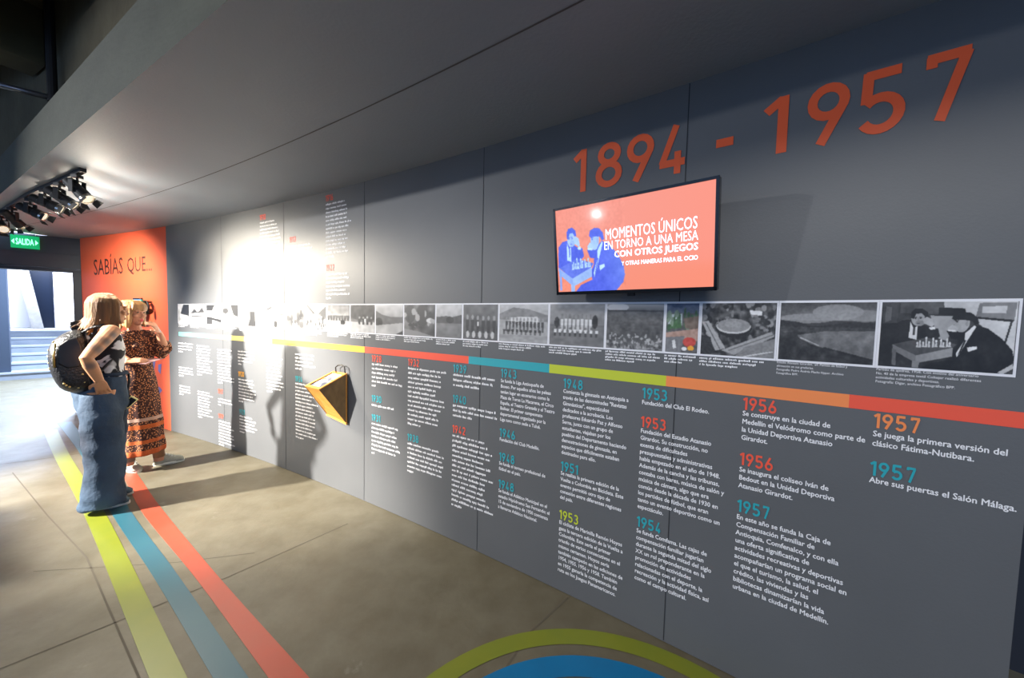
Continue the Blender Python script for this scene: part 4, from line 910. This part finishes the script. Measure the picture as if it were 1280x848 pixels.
# top
b = MB()
b.tube([f(128, 470, .02), f(128, 455, .02), f(128, 435, .0), f(126, 420, 0), f(125, 411, 0)], [(.125, .155), (.115, .15), (.122, .16), (.10, .15), (.062, .105)], 24, up=fwd1)
b.ell(f(141, 432, .02), (.06, .06, .075)); b.tube([f(131, 415, -.07), f(133.5, 413, -.11)], [.066, .058], 14); b.tube([f(119, 415, .07), f(115, 413, .12)], [.066, .058], 14)
me = fuse(b, base1, .009, 4, 'sleeveless_top'); ripple(me, .005, 34, 3)
mt = bpy.data.materials.new('black_white_print'); mt.use_nodes = True; nt = mt.node_tree
n_ = nt.nodes.new('ShaderNodeTexNoise'); n_.inputs['Scale'].default_value = 7.5; n_.inputs['Detail'].default_value = 2.5; n_.inputs['Distortion'].default_value = .8
r_ = nt.nodes.new('ShaderNodeValToRGB'); r_.color_ramp.elements[0].position = .50; r_.color_ramp.elements[1].position = .535; r_.color_ramp.elements[0].color = lin((30, 30, 36)); r_.color_ramp.elements[1].color = lin((220, 222, 224))
tc_ = nt.nodes.new('ShaderNodeTexCoord'); nt.links.new(tc_.outputs['Object'], n_.inputs['Vector']); nt.links.new(n_.outputs[0], r_.inputs[0]); nt.links.new(r_.outputs[0], nt.nodes['Principled BSDF'].inputs['Base Color']); nt.nodes['Principled BSDF'].inputs['Roughness'].default_value = .85
put('sleeveless_top', me, mt, parent=p1, org=base1, smooth=True, normals=False)
# jeans
b = MB()
b.tube([f(128, 462, .02), f(128, 470, .02), f(127, 486, .02), f(129, 506, .03), f(130, 518, .03)], [(.122, .15), (.13, .16), (.145, .18), (.14, .18), (.12, .16)], 24, up=fwd1)
for dp, dx, r_ in ((-.08, 0, .108), (.12, 2, .10)):
    b.tube([f(127 + dx, 490, dp), f(131 + dx, 515, dp), f(132 + dx, 550, dp), f(132 + dx, 590, dp), f(131.5 + dx, 612, dp), f(132 + dx, 630.5 - dx * 2, dp)], [(r_, .10), (r_ + .012, .112), (r_ + .01, .112), (r_ + .008, .115), (r_ + .012, .12), (r_ + .02, .128)], 22, up=fwd1)
me = fuse(b, base1, .010, 4, 'jeans'); ripple(me, .016, 13, 5); ripple(me, .008, 34, 9)
M_DENIM = mat('blue_denim', (20, 33, 50), .85, c2=(64, 87, 110), scale=2.3, amt=.42, bump=.35, bscale=26)
put('jeans', me, M_DENIM, parent=p1, org=base1, smooth=True, normals=False)
b = MB(); b.tube([f(128, 464.5, .02), f(128, 468.5, .02)], [(.132, .163), (.136, .168)], 24, up=fwd1); put('waistband', b, mat('dark_denim', (30, 46, 66), .85), parent=p1, smooth=True)
# hair
b = MB(); b.ell(Qh(0, -.018, .04), (.078, .094, .086), Mh1); b.ell(Qh(0, -.05, -.03), (.072, .055, .08), Mh1)
locks(b, Qh, (.088, .104, .094), 1.2, -.165, 28, 3, 2, .019, .03)
me = fuse(b, base1, .0055, 1, 'hair')
M_HAIR = mat('blonde_brown_hair', (78, 50, 24), .7, c2=(140, 98, 54), scale=16, amt=.4, bump=.6, bscale=40, stretch=(1, 1, .18))
put('hair', me, M_HAIR, parent=p1, org=base1, smooth=True, normals=False)
# backpack, worn
bp0 = f(88, 470, .02); bk = thing('backpack', bp0, 'black studded backpack worn on the back of the person in jeans', 'backpack')
OUT = [(59, 447), (61, 433), (68, 424), (80, 417), (93, 412), (103, 412), (110, 424), (113, 445), (116, 466), (118, 482), (113, 491), (100, 493), (86, 490), (74, 486), (66, 472), (61, 460)]
oc = (92, 455); rings = []
for dep, k_ in ((-.175, .55), (-.165, .78), (-.135, .92), (-.08, 1.0), (.02, 1.02), (.12, 1.0), (.17, .9), (.20, .7)):
    rings.append([f(oc[0] + (x - oc[0]) * k_ + (6 if dep > .1 else 0) * 0, oc[1] + (y - oc[1]) * k_, dep) for x, y in OUT])
b = MB(); b.loft(rings); me = b.mesh('body', bp0); finish(me, True)
M_LEA = mat('black_quilted_leather', (19, 19, 22), .38, bump=.5, bscale=70)
ob = put('pack_body', me, M_LEA, parent=bk, org=bp0, smooth=True); sm = ob.modifiers.new('s', 'SUBSURF'); sm.levels = 1; sm.render_levels = 1
b = MB(); fp = [(72, 432), (84, 424), (97, 420), (103, 432), (105, 450), (100, 460), (84, 462), (72, 456)]
b.hull([f(x, y, -.150) for x, y in fp], [f(88 + (x - 88) * .92, 442 + (y - 442) * .92, -.182) for x, y in fp]); put('front_pocket', b, mat('black_patent_leather', (13, 13, 15), .42), parent=bk, bevel=.006)
b = MB()
for x, y, dp in ((61, 438, -.05), (60.5, 446, -.05), (61, 454, -.05), (62, 461, -.06), (67, 428, -.09), (103, 468, -.163), (105.5, 478, -.15), (83, 482, -.15), (87, 484, -.15), (80, 480, -.15), (98, 485, -.14)):
    b.ell(f(x, y, dp - .012), (.0075, .0075, .0075), nu=10, nv=6)
put('studs', b, mat('gold_studs', (214, 190, 130), .3, metal=1), parent=bk, smooth=True)
b = MB(); b.tube([f(69, 430, -.165), f(67, 445, -.17), f(68, 460, -.165)], .006, 8); put('zip', b, mat('brass_zip', (190, 170, 110), .35, metal=1), parent=bk, smooth=True)
b = MB(); b.tube([f(96, 416, .0), f(91.5, 409, .0), f(91, 403.5, .0), f(94, 402.5, .0), f(98, 409, .0), f(102, 414, .0)], [(.012, .02)] * 6, 10); put('top_handle', b, M_LEA, parent=bk, smooth=True)
for (pts) in ([f(103, 416, -.10), f(112, 410.5, -.10), f(122, 408, -.11), f(133, 409, -.125), f(141, 416, -.10), f(146, 428, -.07), f(144, 446, -.10), f(128, 462, -.16), f(113, 474, -.13)], [f(100, 416, .10), f(109, 410.5, .10), f(118, 408, .11), f(128, 410, .14), f(138, 424, .15)]):
    b = MB(); b.tube(pts, [(.010, .024)] * len(pts), 10, up=Z); put('shoulder_strap', b, M_LEA, parent=bk, smooth=True)
# phone on a cord
ph = f(162, 503, -.02)
pt = thing('hanging_phone', ph, 'small phone in a pale yellow frame hanging on a black cord from the jeans', 'phone')
ax1 = (f(170, 500.5, -.02) - f(161, 496, -.02)).normalized(); ax2 = (f(161, 496, -.02) - f(156.5, 508, -.02)).normalized(); ax2 = (ax2 - ax1 * ax2.dot(ax1)).normalized(); ax3 = ax1.cross(ax2)
PM = Matrix((ax1, ax3, ax2)).transposed(); b = MB(); b.box(ph, (.056, .009, .098), PM); put('frame', b, mat('pale_yellow_frame', (240, 226, 150), .5), parent=pt, bevel=.003)
b = MB(); sgn = -1 if ax3.dot(F1.d) > 0 else 1; b.box(ph + ax3 * (.005 * sgn), (.042, .003, .076), PM); put('screen', b, M_BLACKG, parent=pt)
b = MB(); b.tube([f(156, 464, .02), f(161, 468, .0), f(161.5, 478, -.02), f(159.5, 488, -.02), f(161.5, 497, -.02)], .0085, 8); put('cord', b, M_BLACK, parent=pt, smooth=True)

# ---- second visitor: patterned dress
F2 = Fig(fl(186, 587)); g = F2.P; base2 = F2.b.copy(); fwd2 = (F2.u * .52 - F2.d * .8).normalized(); left2 = Z.cross(fwd2)
b = MB(); hc2 = g(166, 392, -.02)
b.tube([g(174, 500, 0), g(173, 480, 0), g(172, 455, 0), g(171, 432, 0), g(169.5, 418, 0), g(168.5, 411, 0)], [(.07, .10), (.07, .10), (.055, .085), (.065, .10), (.05, .09), (.045, .052)], 20, up=fwd2)
b.tube([g(169, 414, 0), g(167.5, 406, -.01), hc2 - Z * .05], [.054, .048, .048], 14)
Q2, Mh2 = face_parts(b, hc2, fwd2 + F2.u * .25 - Z * .05, Z, 1.0)
sl, el2, wr2 = g(183, 420, .02), g(207, 441, -.02), g(199, 416, -.10)
b.tube([g(176, 420, 0), sl, lerp(sl, el2, .5), el2, lerp(el2, wr2, .4), lerp(el2, wr2, .8), wr2], [.05, .052, .045, .037, .038, .030, .025], 14)
hand(b, wr2, g(188, 400, -.14) - wr2, (-F2.u + F2.d * .3), 1.0, .4, 1)
sr_, er2, wrr = g(156, 421, -.05), g(150, 446, -.10), g(161, 452, -.24)
b.tube([g(163, 420, 0), sr_, lerp(sr_, er2, .5), er2, lerp(er2, wrr, .5), wrr], [.05, .052, .045, .037, .034, .025], 14); hand(b, wrr, g(172, 451, -.25) - wrr, -Z * .7 + F2.d * .4, 1.0, .5, 1)
for hx, kx, ax_, dp in ((168, 165, 161, -.04), (180, 190, 199, .05)):
    toe = 1 if hx > 170 else -1
    b.tube([g(hx, 490, dp * .5), g(kx, 530, dp), g(ax_, 568, dp), g(ax_, 576 if toe > 0 else 582, dp)], [.06, .055, .042, .038], 14)
me = fuse(b, base2, .0042, 2, 'person')
mk = [(rel(Q2(0, .098, -.062), base2), .022, (190, 70, 70), .5), (rel(g(199, 414, -.09), base2), .03, (90, 130, 130), .3)]
for sg in (-1, 1): mk += [(rel(Q2(.031 * sg, .086, .012), base2), .014, (52, 40, 36), .5), (rel(Q2(.031 * sg, .085, .034), base2), .013, (140, 100, 70), .7)]
tint(me, blob_tint((200, 142, 110), mk, 2))
p2 = put('person', me, SKIN, org=base2, smooth=True, normals=False)
tag(p2, 'person in long brown patterned dress with orange bands, one arm raised', 'person')
# dress
dm = bpy.data.materials.new('patterned_dress'); dm.use_nodes = True; nt = dm.node_tree; NN = nt.nodes; LL = nt.links; pb_ = NN['Principled BSDF']; pb_.inputs['Roughness'].default_value = .85
tc_ = NN.new('ShaderNodeTexCoord'); vo = NN.new('ShaderNodeTexVoronoi'); vo.inputs['Scale'].default_value = 72; LL.new(tc_.outputs['Object'], vo.inputs['Vector'])
rp = NN.new('ShaderNodeValToRGB'); e_ = rp.color_ramp.elements; e_[0].position = .28; e_[0].color = lin((214, 142, 92)); e_[1].position = .42; e_[1].color = lin((62, 30, 24)); LL.new(vo.outputs['Distance'], rp.inputs[0])
sp_ = NN.new('ShaderNodeSeparateXYZ'); LL.new(tc_.outputs['Object'], sp_.inputs[0])
rz = NN.new('ShaderNodeValToRGB'); rz.color_ramp.interpolation = 'CONSTANT'; els = rz.color_ramp.elements
mrz = NN.new('ShaderNodeMath'); mrz.operation = 'MULTIPLY'; mrz.inputs[1].default_value = 1 / .8; LL.new(sp_.outputs[2], mrz.inputs[0]); LL.new(mrz.outputs[0], rz.inputs[0])
zz = lambda py: (g(180, py, 0).z) / .8
stops = [(0, (150, 70, 30, 1)), (zz(565), (206, 96, 44, 1)), (zz(559), (70, 36, 26, 0)), (zz(551), (206, 100, 44, 1)), (zz(547), (60, 34, 28, 0)), (zz(533), (216, 104, 40, 1)), (zz(528), (90, 50, 36, 0)), (zz(524), (206, 170, 150, 1)), (zz(520), (60, 34, 28, 0))]
els[0].position = 0; els[0].color = lin(stops[0][1]); els[1].position = stops[1][0]; els[1].color = lin(stops[1][1])
for s_, c_ in stops[2:]: q = els.new(s_); q.color = lin(c_)
ra = NN.new('ShaderNodeValToRGB'); ra.color_ramp.interpolation = 'CONSTANT'; ea = ra.color_ramp.elements; LL.new(mrz.outputs[0], ra.inputs[0]); ea[0].position = 0; ea[0].color = (.85,) * 3 + (1,); ea[1].position = stops[1][0]; ea[1].color = (.85,) * 3 + (1,)
for s_, c_ in stops[2:]: q = ea.new(s_); q.color = ((.85,) * 3 if c_[3] else (0, 0, 0)) + (1,)
mxr = NN.new('ShaderNodeMixRGB'); LL.new(ra.outputs[0], mxr.inputs[0]); LL.new(rp.outputs[0], mxr.inputs[1]); LL.new(rz.outputs[0], mxr.inputs[2]); LL.new(mxr.outputs[0], pb_.inputs['Base Color'])
b = MB(); rings = []
prof = [(181, 566, .132, .16), (181, 561, .135, .165), (180, 548, .135, .16), (178.5, 525, .125, .155), (176.5, 500, .112, .15), (174.5, 480, .10, .145), (172.5, 463, .088, .125), (171.5, 455, .085, .12), (171, 440, .098, .14), (170.5, 428, .10, .15), (169.5, 418, .08, .135), (168.8, 413, .05, .08)]
for j, (x, y, rf, rl) in enumerate(prof):
    c = g(x, y, 0); rip = .06 * max(0, 1 - j / 7)
    rings.append([c + fwd2 * (rf * (1 + rip * math.sin(9 * a_)) * math.cos(a_)) + left2 * (rl * (1 + rip * math.sin(9 * a_ + .6)) * math.sin(a_)) for a_ in np.linspace(0, 2 * PI, 72, endpoint=False)])
b.loft(rings)
for k_ in (-.06, .06): b.ell(g(171, 434, 0) + fwd2 * .075 + left2 * k_, (.055, .055, .055))
b.tube([g(177, 420, 0), sl, lerp(sl, el2, .35), lerp(sl, el2, .75), lerp(sl, el2, 1.02), lerp(el2, wr2, .12) + F2.u * .005], [.062, .070, .078, .088, .078, .05], 16)
b.tube([g(163, 420, 0), sr_, lerp(sr_, er2, .5), er2, lerp(er2, wrr, .3)], [.062, .066, .074, .078, .05], 16)
me = fuse(b, base2, .009, 3, 'dress'); ripple(me, .005, 30, 8); put('dress', me, dm, parent=p2, org=base2, smooth=True, normals=False)
# leggings cuff
for ax_, y0, y1, dp in ((161, 560, 577, -.04), (199, 558, 571, .05)):
    b = MB(); b.tube([g(ax_ - (3 if ax_ > 180 else 0), y0 - 8, dp), g(ax_, y1, dp)], [.052, .046], 14); put('legging', b, mat('tan_leggings', (150, 108, 78), .8) if ax_ > 180 else mat('grey_leggings', (120, 112, 104), .8), parent=p2, smooth=True)
# shoes
def sneaker(heel, toe, par, m=None):
    heel = heel.copy(); toe = toe.copy(); heel.z = toe.z = 0; d = (toe - heel).normalized(); L_ = (toe - heel).length; l = Z.cross(d); b = MB(); rings = []
    for x, w_, h_ in ((0, .026, .075), (.08, .036, .095), (.3, .040, .105), (.5, .043, .082), (.72, .046, .058), (.92, .040, .042), (1, .018, .025)):
        q = heel + d * (x * L_); rings.append([q + l * (w_ * math.cos(a_)) + Z * (.022 + max(0, h_ * math.sin(a_))) for a_ in np.linspace(0, 2 * PI, 18, endpoint=False)])
    b.loft(rings); sh = put('shoe', b, m or mat('pale_grey_mesh_shoe', (176, 176, 158), .8, c2=(150, 152, 140), scale=30), parent=par, smooth=True)
    b = MB(); b.loft([[heel + d * (L_ * .5 + L_ * (.52 + k_) * math.cos(a_)) + l * ((.048 + k_) * math.sin(a_) * (1 if math.cos(a_) > 0 else .85)) + Z * z_ for a_ in np.linspace(0, 2 * PI, 28, endpoint=False)] for z_, k_ in ((.001, 0), (.012, .006), (.028, .002))])
    put('sole', b, mat('white_rubber_sole', (222, 220, 204), .6), parent=sh)
    b = MB()
    for k_ in range(4): b.box(heel + d * L_ * (.42 + .09 * k_) + Z * (.108 - .012 * k_), (.008, .05, .006), Matrix((d, l, Z)).transposed())
    put('laces', b, M_WHITE, parent=sh)
sneaker(fl(192, 583), fl(230, 576), p2); sneaker(fl(157, 587), fl(174, 591), p2)
sneaker(fl(107, 639.5), fl(162, 629), p1, mat('teal_canvas_shoe', (84, 102, 110), .8)); sneaker(fl(116, 627), fl(166, 617), p1, mat('teal_canvas_shoe', (84, 102, 110), .8))
# hair
b = MB(); b.ell(Q2(0, -.018, .04), (.076, .092, .084), Mh2); b.ell(Q2(0, -.05, -.03), (.07, .052, .08), Mh2)
locks(b, Q2, (.085, .100, .090), .95, -.125, 28, 9, 2, .018, .012)
for k_ in range(9): x_ = -.060 + .015 * k_; b.tube([Q2(x_ * .4, .03, .12), Q2(x_ * .85, .085 - abs(x_) * .3, .085), Q2(x_, .098 - abs(x_) * .45, .048), Q2(x_ * 1.05, .098 - abs(x_) * .5, .026)], [.016, .016, .012, .005], 8)
me = fuse(b, base2, .0055, 1, 'hair')
put('hair', me, mat('light_blonde_hair', (122, 82, 42), .5, c2=(186, 138, 84), scale=16, amt=.4, bump=.6, bscale=40, stretch=(1, 1, .18)), parent=p2, org=base2, smooth=True, normals=False)
# clipboard held at the waist
q0, q1 = g(171, 455, -.27), g(193, 448.5, -.10); dd = (q1 - q0).normalized(); ll = Z.cross(dd).normalized(); nn = dd.cross(ll)
b = MB(); b.box((q0 + q1) / 2, ((q1 - q0).length, .15, .006), Matrix((dd, ll, nn)).transposed())
cb = put('card', b, mat('pinkish_card', (150, 112, 110), .6), org=q0); tag(cb, 'thin card held flat at the waist by the person in the patterned dress', 'card')

cleanup()
